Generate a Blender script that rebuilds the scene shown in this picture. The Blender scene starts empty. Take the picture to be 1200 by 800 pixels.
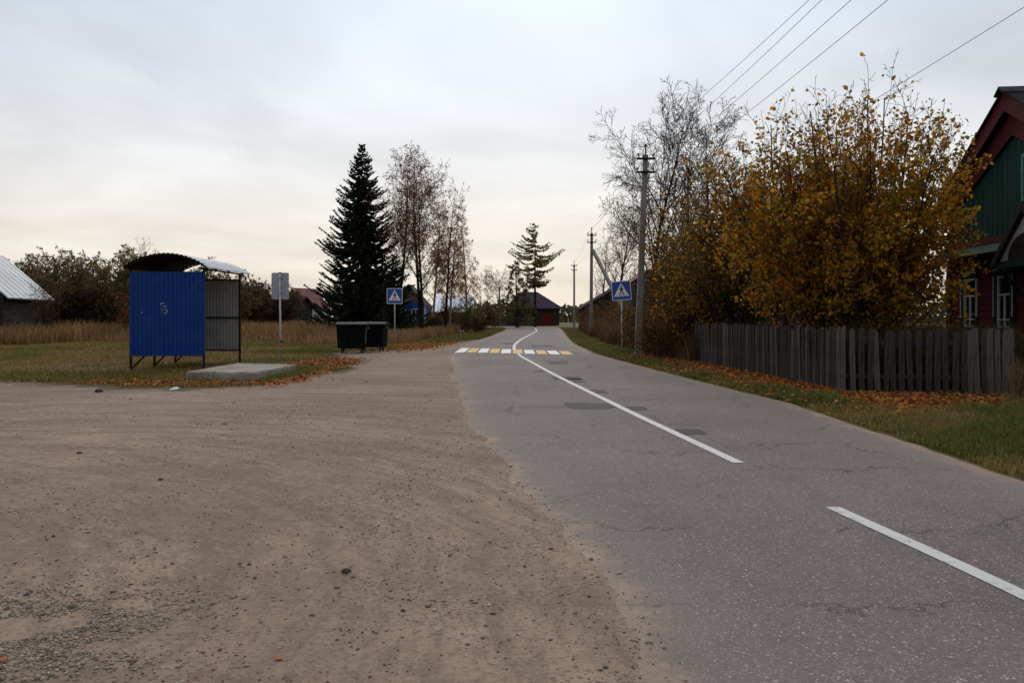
import bpy, math, random
import numpy as np
from mathutils import Vector, Quaternion, Matrix

# ------------------------------------------------------------------ camera, world, sun, exposure
scene = bpy.context.scene
COL = scene.collection
EYE, F, HZ = 1.62, 968.0, 370.0            # eye height, focal length in photo pixels, horizon row

cam_d = bpy.data.cameras.new('camera')
cam_d.sensor_width = 36.0
cam_d.lens = F / 1200.0 * 36.0
cam_d.shift_y = -(400.0 - HZ) / 1200.0
cam_d.clip_start = 0.05
cam_d.clip_end = 3000.0
cam = bpy.data.objects.new('camera', cam_d)
cam.location = (0, 0, EYE)
cam.rotation_euler = (math.radians(90), 0, 0)
COL.objects.link(cam)
scene.camera = cam

SUN_EL, SUN_AZ = math.radians(33), math.radians(3)
SUN_DIR = Vector((math.sin(SUN_AZ) * math.cos(SUN_EL), math.cos(SUN_AZ) * math.cos(SUN_EL), math.sin(SUN_EL)))

world = bpy.data.worlds.new('World')
scene.world = world
world.use_nodes = True
wt = world.node_tree
wt.nodes.clear()
def wn(t, **k):
    n = wt.nodes.new(t)
    for a, b in k.items(): setattr(n, a, b)
    return n
def wl(a, b): wt.links.new(a, b)
def wmath(op, a, b=None, c=None, clamp=False):
    n = wn('ShaderNodeMath', operation=op); n.use_clamp = clamp
    for i, v in enumerate((a, b, c)):
        if v is None: continue
        if hasattr(v, 'links'): wl(v, n.inputs[i])
        else: n.inputs[i].default_value = v
    return n.outputs[0]
w_out = wn('ShaderNodeOutputWorld')
w_sky = wn('ShaderNodeTexSky', sky_type='NISHITA')
w_sky.sun_disc = False
w_sky.sun_elevation = SUN_EL
w_sky.sun_rotation = SUN_AZ
w_bg_sky = wn('ShaderNodeBackground'); w_bg_sky.inputs[1].default_value = 0.07
wl(w_sky.outputs[0], w_bg_sky.inputs[0])
w_tc = wn('ShaderNodeTexCoord')
w_sep = wn('ShaderNodeSeparateXYZ'); wl(w_tc.outputs['Generated'], w_sep.inputs[0])
up = wmath('MAXIMUM', w_sep.outputs[2], 0.0)
den = wmath('ADD', up, 0.16)
w_cmb = wn('ShaderNodeCombineXYZ')
wl(wmath('DIVIDE', w_sep.outputs[0], den), w_cmb.inputs[0])
wl(wmath('DIVIDE', w_sep.outputs[1], den), w_cmb.inputs[1])
w_noise = wn('ShaderNodeTexNoise'); w_noise.inputs['Scale'].default_value = 0.85
w_noise.inputs['Detail'].default_value = 5.0; w_noise.inputs['Roughness'].default_value = 0.52
w_noise.inputs['Distortion'].default_value = 0.35
wl(w_cmb.outputs[0], w_noise.inputs['Vector'])
w_ramp = wn('ShaderNodeValToRGB')
w_el = w_ramp.color_ramp
stops = [(0.0, (.78, .70, .60)), (0.08, (.80, .74, .665)), (0.19, (.76, .775, .785)), (0.34, (.66, .725, .82)), (1.0, (.58, .65, .76))]
w_el.elements[0].position = stops[0][0]; w_el.elements[0].color = (*stops[0][1], 1)
w_el.elements[1].position = stops[-1][0]; w_el.elements[1].color = (*stops[-1][1], 1)
for p, c in stops[1:-1]:
    e = w_el.elements.new(p); e.color = (*c, 1)
wl(up, w_ramp.inputs[0])
w_dot = wn('ShaderNodeVectorMath', operation='DOT_PRODUCT')
wl(w_tc.outputs['Generated'], w_dot.inputs[0]); w_dot.inputs[1].default_value = SUN_DIR
glow = wmath('POWER', wmath('MAXIMUM', w_dot.outputs['Value'], 0.0), 14.0)
bright = wmath('ADD', wmath('MULTIPLY', wmath('SUBTRACT', w_noise.outputs[0], 0.5), 1.05), 1.0)
bright = wmath('ADD', bright, wmath('MULTIPLY', glow, 0.20))
bright = wmath('MULTIPLY', bright, wmath('ADD', wmath('MULTIPLY', w_dot.outputs['Value'], 0.17), 0.775))   # cloud is thinner towards the sun
w_mul = wn('ShaderNodeVectorMath', operation='SCALE')
wl(w_ramp.outputs[0], w_mul.inputs[0]); wl(bright, w_mul.inputs['Scale'])
w_bg_cloud = wn('ShaderNodeBackground'); w_bg_cloud.inputs[1].default_value = 1.0
wl(w_mul.outputs[0], w_bg_cloud.inputs[0])
w_mix = wn('ShaderNodeMixShader'); w_mix.inputs[0].default_value = 0.93
wl(w_bg_sky.outputs[0], w_mix.inputs[1]); wl(w_bg_cloud.outputs[0], w_mix.inputs[2])
wl(w_mix.outputs[0], w_out.inputs[0])

sun_d = bpy.data.lights.new('sun', 'SUN')
sun_d.energy = 1.5
sun_d.angle = math.radians(35)
sun_d.color = (1.0, .92, .82)
sun = bpy.data.objects.new('sun', sun_d)
sun.rotation_euler = (-SUN_DIR).to_track_quat('-Z', 'Y').to_euler()
sun.location = (0, 40, 40)
COL.objects.link(sun)

vs = scene.view_settings
vs.view_transform = 'Standard'; vs.look = 'None'; vs.exposure = 0.22; vs.gamma = 1.0; vs.use_curve_mapping = False
scene.cycles.use_denoising = True
scene.cycles.max_bounces = 6
scene.cycles.transparent_max_bounces = 6

# ------------------------------------------------------------------ helpers
def ground_at(px, py):
    """point of the level ground that the photograph shows at this pixel"""
    Y = EYE * F / (py - HZ)
    return ((px - 600) / F * Y, Y)
def XZ(px, py, Y):
    return ((px - 600) / F * Y, EYE + (HZ - py) / F * Y)

def tag(o, label=None, cat=None, group=None, kind=None):
    if label: o['label'] = label
    if cat: o['category'] = cat
    if group: o['group'] = group
    if kind: o['kind'] = kind
    return o
def thing(name, loc, label, cat, group=None, rz=0):
    o = bpy.data.objects.new(name, None)
    o.empty_display_size = .2
    o.location = loc; o.rotation_euler = (0, 0, rz)
    COL.objects.link(o)
    return tag(o, label, cat, group)
def link(name, me, mats=None, parent=None, loc=None):
    o = bpy.data.objects.new(name, me)
    COL.objects.link(o)
    if mats is not None and len(me.materials) == 0:
        for m in (mats if isinstance(mats, (list, tuple)) else [mats]): me.materials.append(m)
    if parent: o.parent = parent
    if loc: o.location = loc
    return o
def copy_tree(o, parent=None):
    c = o.copy(); COL.objects.link(c); c.parent = parent
    for ch in list(o.children): copy_tree(ch, c)
    return c

def fast_mesh(name, V, Fc, col=None, smooth=False, attrs=None):
    V = np.asarray(V, dtype=np.float32); Fc = np.asarray(Fc, dtype=np.int32)
    me = bpy.data.meshes.new(name)
    k = Fc.shape[1]
    me.vertices.add(len(V)); me.vertices.foreach_set('co', V.ravel())
    me.loops.add(Fc.size); me.loops.foreach_set('vertex_index', Fc.ravel())
    me.polygons.add(len(Fc)); me.polygons.foreach_set('loop_start', np.arange(0, Fc.size, k, dtype=np.int32))
    try: me.polygons.foreach_set('loop_total', np.full(len(Fc), k, dtype=np.int32))
    except Exception: pass
    if smooth: me.polygons.foreach_set('use_smooth', np.ones(len(Fc), dtype=bool))
    if col is not None:
        a = me.attributes.new('Col', 'FLOAT_COLOR', 'POINT')
        c = np.ones((len(V), 4), dtype=np.float32); c[:, :3] = col
        a.data.foreach_set('color', c.ravel())
    for n, v in (attrs or {}).items():
        a = me.attributes.new(n, 'FLOAT', 'POINT'); a.data.foreach_set('value', np.asarray(v, dtype=np.float32))
    me.update(calc_edges=True); me.validate()
    return me

class MB:
    def __init__(s): s.v = []; s.f = []; s.m = []
    def add(s, vs, fs, m=0):
        b = len(s.v); s.v += [tuple(v) for v in vs]
        for f in fs: s.f.append([b + i for i in f]); s.m.append(m)
        return s
    def box(s, x0, x1, y0, y1, z0, z1, m=0):
        v = [(x0,y0,z0),(x1,y0,z0),(x1,y1,z0),(x0,y1,z0),(x0,y0,z1),(x1,y0,z1),(x1,y1,z1),(x0,y1,z1)]
        return s.add(v, [(0,3,2,1),(4,5,6,7),(0,1,5,4),(1,2,6,5),(2,3,7,6),(3,0,4,7)], m)
    def beam(s, p, q, w, h=None, m=0, up=(0,0,1)):
        p = Vector(p); q = Vector(q); h = w if h is None else h
        d = (q - p).normalized(); u = Vector(up)
        if abs(d.dot(u)) > .99: u = Vector((0,1,0))
        a = d.cross(u).normalized() * (w/2); b = a.cross(d).normalized() * (h/2)
        v = [c + sa*a + sb*b for c in (p, q) for sa, sb in ((-1,-1),(1,-1),(1,1),(-1,1))]
        return s.add(v, [(0,1,2,3),(7,6,5,4),(0,4,5,1),(1,5,6,2),(2,6,7,3),(3,7,4,0)], m)
    def tube(s, pts, rad, n=8, m=0, cap=True):
        pts = [Vector(p) for p in pts]
        if not hasattr(rad, '__len__'): rad = [rad]*len(pts)
        rings = []
        for i, p in enumerate(pts):
            d = (pts[min(i+1, len(pts)-1)] - pts[max(i-1, 0)]).normalized()
            a = d.cross(Vector((0,0,1))) if abs(d.z) < .95 else d.cross(Vector((0,1,0)))
            a.normalize(); b = d.cross(a)
            rings.append([p + rad[i]*(a*math.cos(2*math.pi*j/n) + b*math.sin(2*math.pi*j/n)) for j in range(n)])
        vs = [v for r in rings for v in r]
        fs = []
        for i in range(len(pts)-1):
            for j in range(n):
                fs.append((i*n+j, i*n+(j+1)%n, (i+1)*n+(j+1)%n, (i+1)*n+j))
        if cap:
            fs.append(tuple(range(n))[::-1]); fs.append(tuple((len(pts)-1)*n+j for j in range(n)))
        return s.add(vs, fs, m)
    def prism(s, poly, fn, d0, d1, m=0):
        """poly: 2-D outline; fn(a, b, d) -> xyz"""
        n = len(poly)
        v = [fn(a, b, d0) for a, b in poly] + [fn(a, b, d1) for a, b in poly]
        f = [tuple(range(n))[::-1], tuple(range(n, 2*n))] + [(i, (i+1)%n, n+(i+1)%n, n+i) for i in range(n)]
        return s.add(v, f, m)
    def mesh(s, name, smooth=False):
        me = bpy.data.meshes.new(name); me.from_pydata(s.v, [], s.f)
        me.polygons.foreach_set('material_index', np.array(s.m, dtype=np.int32))
        if smooth: me.polygons.foreach_set('use_smooth', np.ones(len(s.f), dtype=bool))
        me.update()
        return me
    def build(s, name, mats, parent=None, smooth=False, bevel=0):
        o = link(name, s.mesh(name, smooth), mats, parent)
        if bevel:
            b = o.modifiers.new('bevel', 'BEVEL'); b.width = bevel; b.segments = 2; b.limit_method = 'ANGLE'
        return o

def vnoise(x, y, seed=0):
    x = np.asarray(x, dtype=np.float64); y = np.asarray(y, dtype=np.float64)
    xi = np.floor(x).astype(np.int64); yi = np.floor(y).astype(np.int64)
    fx = x - xi; fy = y - yi
    fx = fx*fx*(3-2*fx); fy = fy*fy*(3-2*fy)
    def h(a, b):
        n = (a*374761393 + b*668265263 + seed*974711) & 0xffffffff
        n = ((n ^ (n >> 13)) * 1274126177) & 0xffffffff
        return ((n ^ (n >> 16)) & 0xffff) / 65535.0
    return (h(xi,yi)*(1-fx)+h(xi+1,yi)*fx)*(1-fy) + (h(xi,yi+1)*(1-fx)+h(xi+1,yi+1)*fx)*fy
def fbm(x, y, seed=0, o=4):
    r = 0; a = .5
    for i in range(o): r = r + a*vnoise(x*2**i, y*2**i, seed+i); a *= .5
    return r

# ------------------------------------------------------------------ materials
class NT:
    def __init__(s, name):
        s.mat = bpy.data.materials.new(name); s.mat.use_nodes = True
        s.t = s.mat.node_tree; s.t.nodes.clear()
        s.out = s.n('ShaderNodeOutputMaterial')
        s.tc = s.n('ShaderNodeTexCoord')
        s.obj = s.tc.outputs['Object']
    def n(s, t, **k):
        n = s.t.nodes.new(t)
        for a, b in k.items(): setattr(n, a, b)
        return n
    def set(s, inp, v):
        if hasattr(v, 'links'): s.t.links.new(v, inp)
        elif isinstance(v, (tuple, list)) and len(v) == 3 and inp.type == 'RGBA': inp.default_value = (*v, 1)
        else: inp.default_value = v
    def noise(s, scale, detail=3, rough=.55, vec=None, dist=0):
        n = s.n('ShaderNodeTexNoise')
        n.inputs['Scale'].default_value = scale; n.inputs['Detail'].default_value = detail
        n.inputs['Roughness'].default_value = rough; n.inputs['Distortion'].default_value = dist
        s.set(n.inputs['Vector'], vec if vec is not None else s.obj)
        return n.outputs[0]
    def vor(s, scale, feature='F1', vec=None, rnd=1.0):
        n = s.n('ShaderNodeTexVoronoi', feature=feature)
        n.inputs['Scale'].default_value = scale; n.inputs['Randomness'].default_value = rnd
        s.set(n.inputs['Vector'], vec if vec is not None else s.obj)
        return n
    def math(s, op, a, b=None, c=None, clamp=False):
        n = s.n('ShaderNodeMath', operation=op); n.use_clamp = clamp
        for i, v in enumerate((a, b, c)):
            if v is not None: s.set(n.inputs[i], v)
        return n.outputs[0]
    def step(s, v, lo, hi):
        n = s.n('ShaderNodeMapRange', interpolation_type='SMOOTHSTEP')
        s.set(n.inputs[0], v); n.inputs[1].default_value = lo; n.inputs[2].default_value = hi
        return n.outputs[0]
    def mix(s, fac, a, b, blend='MIX'):
        n = s.n('ShaderNodeMix', data_type='RGBA', blend_type=blend)
        s.set(n.inputs[0], fac); s.set(n.inputs[6], a); s.set(n.inputs[7], b)
        return n.outputs[2]
    def scale(s, v, k):
        n = s.n('ShaderNodeVectorMath', operation='MULTIPLY'); s.set(n.inputs[0], v)
        n.inputs[1].default_value = k if isinstance(k, (tuple, list)) else (k, k, k)
        return n.outputs[0]
    def bump(s, h, strength=.4, dist=.02, nrm=None):
        n = s.n('ShaderNodeBump'); n.inputs['Strength'].default_value = strength; n.inputs['Distance'].default_value = dist
        s.set(n.inputs['Height'], h)
        if nrm is not None: s.set(n.inputs['Normal'], nrm)
        return n.outputs[0]
    def attr(s, name, out='Fac'):
        n = s.n('ShaderNodeAttribute', attribute_name=name); return n.outputs[out]
    def bsdf(s, color, rough=.8, metal=0, nrm=None, spec=.3):
        b = s.n('ShaderNodeBsdfPrincipled')
        s.set(b.inputs['Base Color'], color); s.set(b.inputs['Roughness'], rough); s.set(b.inputs['Metallic'], metal)
        b.inputs['Specular IOR Level'].default_value = spec
        if nrm is not None: s.set(b.inputs['Normal'], nrm)
        return b.outputs[0]
    def finish(s, sh):
        s.t.links.new(sh, s.out.inputs['Surface']); return s.mat

def painted(name, col, rough=.6, metal=0, var=.25, scale=3, dirt=None, dirt_amt=.4, spec=.08, bump=.15, fine=40, stretch=(1,1,1)):
    m = NT(name)
    v = m.scale(m.obj, stretch)
    a = m.noise(scale, 5, .6, v)
    dark = tuple(c*(1-var) for c in col); lite = tuple(min(1, c*(1+var)) for c in col)
    c = m.mix(m.step(a, .3, .7), dark, lite)
    if dirt:
        d = m.step(m.noise(scale*2.3, 6, .7, v), .5, .72)
        c = m.mix(m.math('MULTIPLY', d, dirt_amt), c, dirt)
    f = m.noise(fine, 4, .6, v)
    return m.finish(m.bsdf(c, rough, metal, m.bump(f, bump, .01), spec))

def leafmat(name, trans=.35, rough=.7):
    m = NT(name)
    c = m.attr('Col', 'Color')
    d = m.n('ShaderNodeBsdfPrincipled'); m.set(d.inputs['Base Color'], c); d.inputs['Roughness'].default_value = rough
    d.inputs['Specular IOR Level'].default_value = .06
    t = m.n('ShaderNodeBsdfTranslucent'); m.set(t.inputs[0], c)
    x = m.n('ShaderNodeMixShader'); x.inputs[0].default_value = trans
    m.t.links.new(d.outputs[0], x.inputs[1]); m.t.links.new(t.outputs[0], x.inputs[2])
    return m.finish(x.outputs[0])

M = {}
M['leaf'] = leafmat('leaf_translucent', .48)
M['grass'] = leafmat('grass_blade', .3)
M['needle'] = leafmat('conifer_needle', .12)
M['litter'] = leafmat('fallen_leaf', .1)
M['stone'] = leafmat('gravel_stone', 0.0, .85)
M['bark'] = painted('brown_grey_bark', (.036, .028, .024), .95, var=.45, scale=5, bump=.5, fine=22, stretch=(1,1,.3))
M['bark_dark'] = painted('dark_bark', (.020, .015, .013), .95, var=.4, scale=5, bump=.5, fine=22, stretch=(1,1,.3))
M['twig'] = painted('twig_bark', (.048, .032, .025), .9, var=.3, scale=1.2, bump=.1)
M['birch'] = painted('birch_bark', (.24, .21, .18), .8, var=.2, scale=2, dirt=(.03,.028,.026), dirt_amt=.95, bump=.3, stretch=(.5,.5,4))
M['blue_tin'] = painted('blue_profiled_sheet', (.0025, .037, .19), .42, var=.10, scale=1.2, dirt=(.045,.065,.14), dirt_amt=.42, spec=.15, bump=.05, fine=12)
M['grey_tin'] = painted('grey_inner_sheet', (.30, .285, .265), .6, var=.12, scale=2, dirt=(.2,.15,.11), dirt_amt=.25, spec=.1, bump=.05)
M['zinc'] = painted('zinc_roof_sheet', (.20, .235, .30), .5, .2, var=.12, scale=1.5, dirt=(.2,.2,.22), dirt_amt=.25, bump=.05)
M['zinc_white'] = painted('pale_metal_roof', (.66, .70, .76), .45, .2, var=.08, scale=.8, dirt=(.4,.45,.5), dirt_amt=.4, bump=.05)
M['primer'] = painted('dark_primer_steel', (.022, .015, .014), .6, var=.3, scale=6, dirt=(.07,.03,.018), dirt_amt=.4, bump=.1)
M['concrete'] = painted('weathered_concrete', (.25, .215, .178), .9, var=.28, scale=2.2, dirt=(.085,.08,.06), dirt_amt=.8, bump=.35, fine=35)
M['pole_concrete'] = painted('pole_concrete', (.20, .185, .165), .9, var=.2, scale=3, dirt=(.16,.15,.135), dirt_amt=.6, bump=.25, fine=25, stretch=(1,1,.3))
M['galv'] = painted('bare_sign_metal', (.34, .36, .39), .5, .15, var=.14, scale=2.4, dirt=(.3,.31,.33), dirt_amt=.5, bump=.05)
M['post_white'] = painted('chipped_white_paint', (.46, .44, .41), .6, var=.1, scale=4, dirt=(.16,.10,.07), dirt_amt=.8, bump=.1, stretch=(1,1,.5))
M['bin'] = painted('dark_green_plastic', (.0045, .0075, .0065), .75, var=.25, scale=3, dirt=(.010,.010,.009), dirt_amt=.35, spec=.04, bump=.04)
M['bin_lid'] = painted('dark_green_lid', (.011, .018, .017), .7, var=.2, scale=3, dirt=(.022,.022,.02), dirt_amt=.3, spec=.08, bump=.04)
M['rubber'] = painted('black_rubber', (.012, .012, .012), .8, var=.2, scale=8)
M['wheel_grey'] = painted('wheel_steel', (.16, .15, .14), .5, .3, var=.2, scale=9)
M['sign_blue'] = painted('sign_blue_film', (.006, .05, .30), .4, var=.05, scale=2, spec=.4, bump=.02)
M['sign_white'] = painted('sign_white_film', (.70, .71, .69), .5, var=.05, scale=2, spec=.4, bump=.02)
M['sign_black'] = painted('sign_black_film', (.012, .012, .012), .5, var=.1, scale=2, bump=.02)
M['fence'] = painted('weathered_fence_board', (.042, .032, .029), .95, var=.5, scale=6, dirt=(.07,.058,.054), dirt_amt=.5, bump=.4, fine=30, stretch=(3,3,.3))
M['fence_grey'] = painted('pale_grey_fence_board', (.085, .072, .065), .95, var=.4, scale=6, dirt=(.042,.035,.033), dirt_amt=.5, bump=.4, fine=30, stretch=(3,3,.3))
M['red_wood'] = painted('dark_red_painted_board', (.068, .008, .010), .8, var=.25, scale=3, dirt=(.054, .016, .013), dirt_amt=.4, bump=.2, stretch=(1,.3,1))
M['green_wood'] = painted('dark_green_painted_board', (.005, .028, .021), .8, var=.25, scale=3, dirt=(.006,.02,.016), dirt_amt=.4, bump=.2, stretch=(1,1,.3))
M['green_tin'] = painted('green_tin', (.006, .034, .022), .8, var=.2, scale=3, dirt=(.05,.045,.03), dirt_amt=.4)
M['teal'] = painted('turquoise_frame', (.05, .16, .14), .6, var=.15, scale=4)
M['white_wood'] = painted('dulled_white_paint', (.46, .45, .45), .7, var=.1, scale=4, dirt=(.2,.18,.17), dirt_amt=.5)
M['curtain'] = painted('dim_curtain', (.20, .19, .19), .9, var=.3, scale=4, stretch=(1,6,.3))
M['roof_dark'] = painted('dark_roofing', (.018, .015, .016), .95, var=.25, scale=2, bump=.2)
M['roof_purple'] = painted('dark_purple_roofing', (.034, .022, .042), .75, var=.25, scale=.7, bump=.2)
M['roof_red'] = painted('faded_red_roofing', (.17, .06, .055), .75, var=.2, scale=1, bump=.2)
M['wood_dark'] = painted('dark_log_wall', (.032, .024, .021), .95, var=.35, scale=1.5, bump=.4, stretch=(.4,.4,3))
M['wood_brown'] = painted('brown_plank_wall', (.15, .075, .045), .9, var=.25, scale=1.5, bump=.4, stretch=(.4,.4,3))
M['wood_grey'] = painted('grey_plank_wall', (.045, .042, .044), .95, var=.3, scale=1.5, bump=.3, stretch=(3,3,.3))
M['blue_wood'] = painted('blue_painted_wall', (.018, .075, .33), .7, var=.2, scale=1.5, bump=.2)
M['pale_wall'] = painted('pale_plaster_wall', (.40, .39, .36), .85, var=.12, scale=1.5, bump=.2)
M['red_door'] = painted('red_gate_paint', (.10, .009, .008), .7, var=.2, scale=2)
M['wire'] = painted('dark_cable', (.015, .015, .016), .6, var=.1)
M['glazed'] = painted('insulator_porcelain', (.10, .085, .075), .3, var=.2)
M['paper'] = painted('white_litter', (.6, .58, .54), .7, var=.1, scale=12)
def glass_mat():
    m = NT('window_glass')
    g = m.n('ShaderNodeBsdfGlossy'); g.inputs[0].default_value = (.8,.85,.9,1); g.inputs[1].default_value = .06
    t = m.n('ShaderNodeBsdfTransparent'); t.inputs[0].default_value = (.75,.78,.8,1)
    lw = m.n('ShaderNodeLayerWeight'); lw.inputs[0].default_value = .25
    x = m.n('ShaderNodeMixShader'); m.t.links.new(lw.outputs['Fresnel'], x.inputs[0])
    m.t.links.new(t.outputs[0], x.inputs[1]); m.t.links.new(g.outputs[0], x.inputs[2])
    return m.finish(x.outputs[0])
M['glass'] = glass_mat()

def dirt_color(m):
    """compacted sandy lot: returns (colour, height)"""
    sep = m.n('ShaderNodeSeparateXYZ'); m.set(sep.inputs[0], m.obj)
    dx = m.math('ADD', sep.outputs[0], 7.0); dy = m.math('SUBTRACT', sep.outputs[1], 3.6)
    r = m.math('SQRT', m.math('ADD', m.math('MULTIPLY', dx, dx), m.math('MULTIPLY', dy, dy)))
    wob = m.noise(.35, 2)
    r = m.math('ADD', r, m.math('MULTIPLY', wob, 1.1))
    th = m.math('ARCTAN2', dy, dx)
    cv = m.n('ShaderNodeCombineXYZ'); m.set(cv.inputs[0], r); m.set(cv.inputs[1], m.math('MULTIPLY', th, 1.3))
    streak = m.noise(2.1, 5, .62, cv.outputs[0])
    fine_streak = m.noise(8, 6, .68, cv.outputs[0])
    big = m.noise(.22, 4, .55); mid = m.noise(1.6, 5, .6); fine = m.noise(28, 4, .65); vf = m.noise(140, 3, .6); fm = m.noise(9, 5, .7)
    c = m.mix(m.step(big, .34, .66), (.238, .167, .119), (.337, .242, .172))
    c = m.mix(m.math('MULTIPLY', m.step(streak, .44, .62), .7), c, (.179, .126, .094))
    c = m.mix(m.math('MULTIPLY', m.step(streak, .30, .44), .0), c, (.356, .282, .211))
    c = m.mix(m.math('MULTIPLY', m.step(mid, .55, .75), .42), c, (.383, .296, .227))
    c = m.mix(m.math('MULTIPLY', m.step(mid, .46, .28), .5), c, (.148, .108, .085))
    c = m.mix(m.math('MULTIPLY', m.step(fine_streak, .47, .60), .42), c, (.148, .104, .079))
    c = m.mix(m.math('MULTIPLY', m.step(fine, .50, .64), .62), c, (.139, .103, .082))
    c = m.mix(m.math('MULTIPLY', m.step(vf, .52, .72), .4), c, (.370, .302, .250))
    c = m.mix(m.math('MULTIPLY', m.step(fm, .50, .66), .45), c, (.165, .119, .090))
    c = m.mix(m.math('MULTIPLY', m.step(fm, .46, .32), .35), c, (.377, .276, .200))
    vo = m.vor(26); grit = m.math('MULTIPLY', m.step(vo.outputs['Distance'], .34, .22), m.step(m.noise(.8, 4, .6), .47, .62))
    c = m.mix(m.math('MULTIPLY', grit, .62), c, (.099, .085, .079))
    vo2 = m.vor(70); sp = m.n('ShaderNodeSeparateColor'); m.set(sp.inputs[0], vo2.outputs['Color'])
    grit2 = m.math('MULTIPLY', m.step(vo2.outputs['Distance'], .36, .26), m.step(sp.outputs[0], .70, .75))
    c = m.mix(m.math('MULTIPLY', grit2, .5), c, m.mix(sp.outputs[1], (.092, .077, .073), (.422, .373, .329)))
    h = m.math('ADD', m.math('MULTIPLY', streak, 1.0), m.math('MULTIPLY', mid, .6))
    h = m.math('ADD', h, m.math('MULTIPLY', fine_streak, .35))
    h = m.math('ADD', h, m.math('MULTIPLY', fine, .22))
    h = m.math('ADD', h, m.math('MULTIPLY', grit, .30))
    h = m.math('ADD', h, m.math('MULTIPLY', vf, .06))
    return c, h

def soil_color(m):
    a = m.noise(.5, 5, .6); b = m.noise(6, 5, .65)
    c = m.mix(m.step(a, .35, .65), (.080, .066, .024), (.125, .085, .036))
    c = m.mix(m.math('MULTIPLY', m.step(b, .45, .7), .5), c, (.125, .098, .045))
    return c, b

def mat_ground():
    m = NT('grassy_soil'); c, h = soil_color(m)
    return m.finish(m.bsdf(c, .95, 0, m.bump(h, .8, .05), .1))
def mat_dirt():
    m = NT('sandy_dirt'); c, h = dirt_color(m)
    e = m.attr('edge')                               # metres to the edge of the lot
    s, hs = soil_color(m)
    w = m.step(m.math('ADD', e, m.math('MULTIPLY', m.math('SUBTRACT', m.noise(1.4, 5, .65), .5), 1.7)), .18, .62)
    c = m.mix(w, m.mix(.55, s, (.10, .078, .055)), c)
    return m.finish(m.bsdf(c, .92, 0, m.bump(h, .85, .04), .04))
def mat_road():
    m = NT('worn_asphalt')
    dc, dh = dirt_color(m)
    e = m.attr('edge')
    st = m.scale(m.obj, (2.2, .10, 1))
    big = m.noise(.3, 4, .6); lon = m.noise(1.0, 4, .6, st); fine = m.noise(55, 4, .7); mid = m.noise(3.2, 5, .6)
    c = m.mix(m.step(big, .35, .66), (.125, .100, .093), (.179, .144, .131))
    c = m.mix(m.math('MULTIPLY', m.step(lon, .42, .66), .45), c, (.180, .148, .131))
    c = m.mix(m.math('MULTIPLY', m.step(mid, .5, .72), .3), c, (.095, .080, .077))
    c = m.mix(m.math('MULTIPLY', m.step(fine, .44, .62), .65), c, (.099, .086, .085))
    gr = m.noise(24, 5, .75); c = m.mix(m.math('MULTIPLY', m.step(gr, .52, .66), .5), c, (.195, .167, .157)); c = m.mix(m.math('MULTIPLY', m.step(gr, .46, .34), .5), c, (.076, .064, .063))
    v = m.vor(75); sp = m.n('ShaderNodeSeparateColor'); m.set(sp.inputs[0], v.outputs['Color'])
    chip = m.math('MULTIPLY', m.step(v.outputs['Distance'], .42, .28), m.step(sp.outputs[0], .62, .70))
    c = m.mix(m.math('MULTIPLY', chip, .75), c, m.mix(sp.outputs[1], (.232, .203, .189), (.544, .483, .445)))
    v2 = m.vor(38); sp2 = m.n('ShaderNodeSeparateColor'); m.set(sp2.inputs[0], v2.outputs['Color'])
    chip2 = m.math('MULTIPLY', m.step(v2.outputs['Distance'], .36, .24), m.step(sp2.outputs[0], .90, .93))
    c = m.mix(m.math('MULTIPLY', chip2, .7), c, (.486, .428, .389))
    # cracks: long wandering ones and a few straight joints across the lane
    wv = m.n('ShaderNodeVectorMath', operation='ADD'); m.set(wv.inputs[0], m.obj)
    nz = m.n('ShaderNodeTexNoise'); nz.inputs['Scale'].default_value = 2.6; nz.inputs['Detail'].default_value = 9; nz.inputs['Roughness'].default_value = .68; m.set(nz.inputs['Vector'], m.obj)
    m.set(wv.inputs[1], m.scale(nz.outputs['Color'], .9))
    ck = m.vor(.42, 'DISTANCE_TO_EDGE', wv.outputs[0]).outputs['Distance']
    mask = m.step(m.noise(.45, 3), .46, .58)
    crack = m.math('MULTIPLY', m.step(ck, .008, .002), mask)
    sepo = m.n('ShaderNodeSeparateXYZ'); m.set(sepo.inputs[0], wv.outputs[0])
    jy = m.math('PINGPONG', m.math('ADD', sepo.outputs[1], .8), 2.9)
    joint = m.math('MULTIPLY', m.step(jy, .013, .004), m.step(m.noise(.6, 3), .45, .55))
    crack = m.math('MAXIMUM', crack, m.math('MULTIPLY', joint, .8))
    c = m.mix(m.math('MULTIPLY', crack, .7), c, (.041, .034, .033))
    # sand and grit carried on to the edges
    en = m.math('ADD', e, m.math('MULTIPLY', m.math('SUBTRACT', m.noise(2.2, 6, .7), .5), .9))
    w = m.step(en, .10, .42); sepp = m.n('ShaderNodeSeparateXYZ'); m.set(sepp.inputs[0], m.obj)
    near = m.math('ADD', m.math('MULTIPLY', m.step(sepp.outputs[1], 17, 11), .25), .05)
    dust = m.math('MULTIPLY', m.step(en, 1.1, .1), .42)
    c = m.mix(dust, c, (.232, .184, .150))
    c = m.mix(w, m.mix(near, dc, (.394, .302, .234)), c)
    h = m.math('SUBTRACT', m.math('ADD', m.math('MULTIPLY', fine, .4), m.math('ADD', m.math('MULTIPLY', chip, .25), m.math('MULTIPLY', mid, .3))), m.math('MULTIPLY', crack, .8))
    h = m.math('ADD', h, m.math('MULTIPLY', m.math('SUBTRACT', 1.0, w), m.math('MULTIPLY', dh, .7)))
    return m.finish(m.bsdf(c, .82, 0, m.bump(h, .6, .014), .08))
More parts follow.
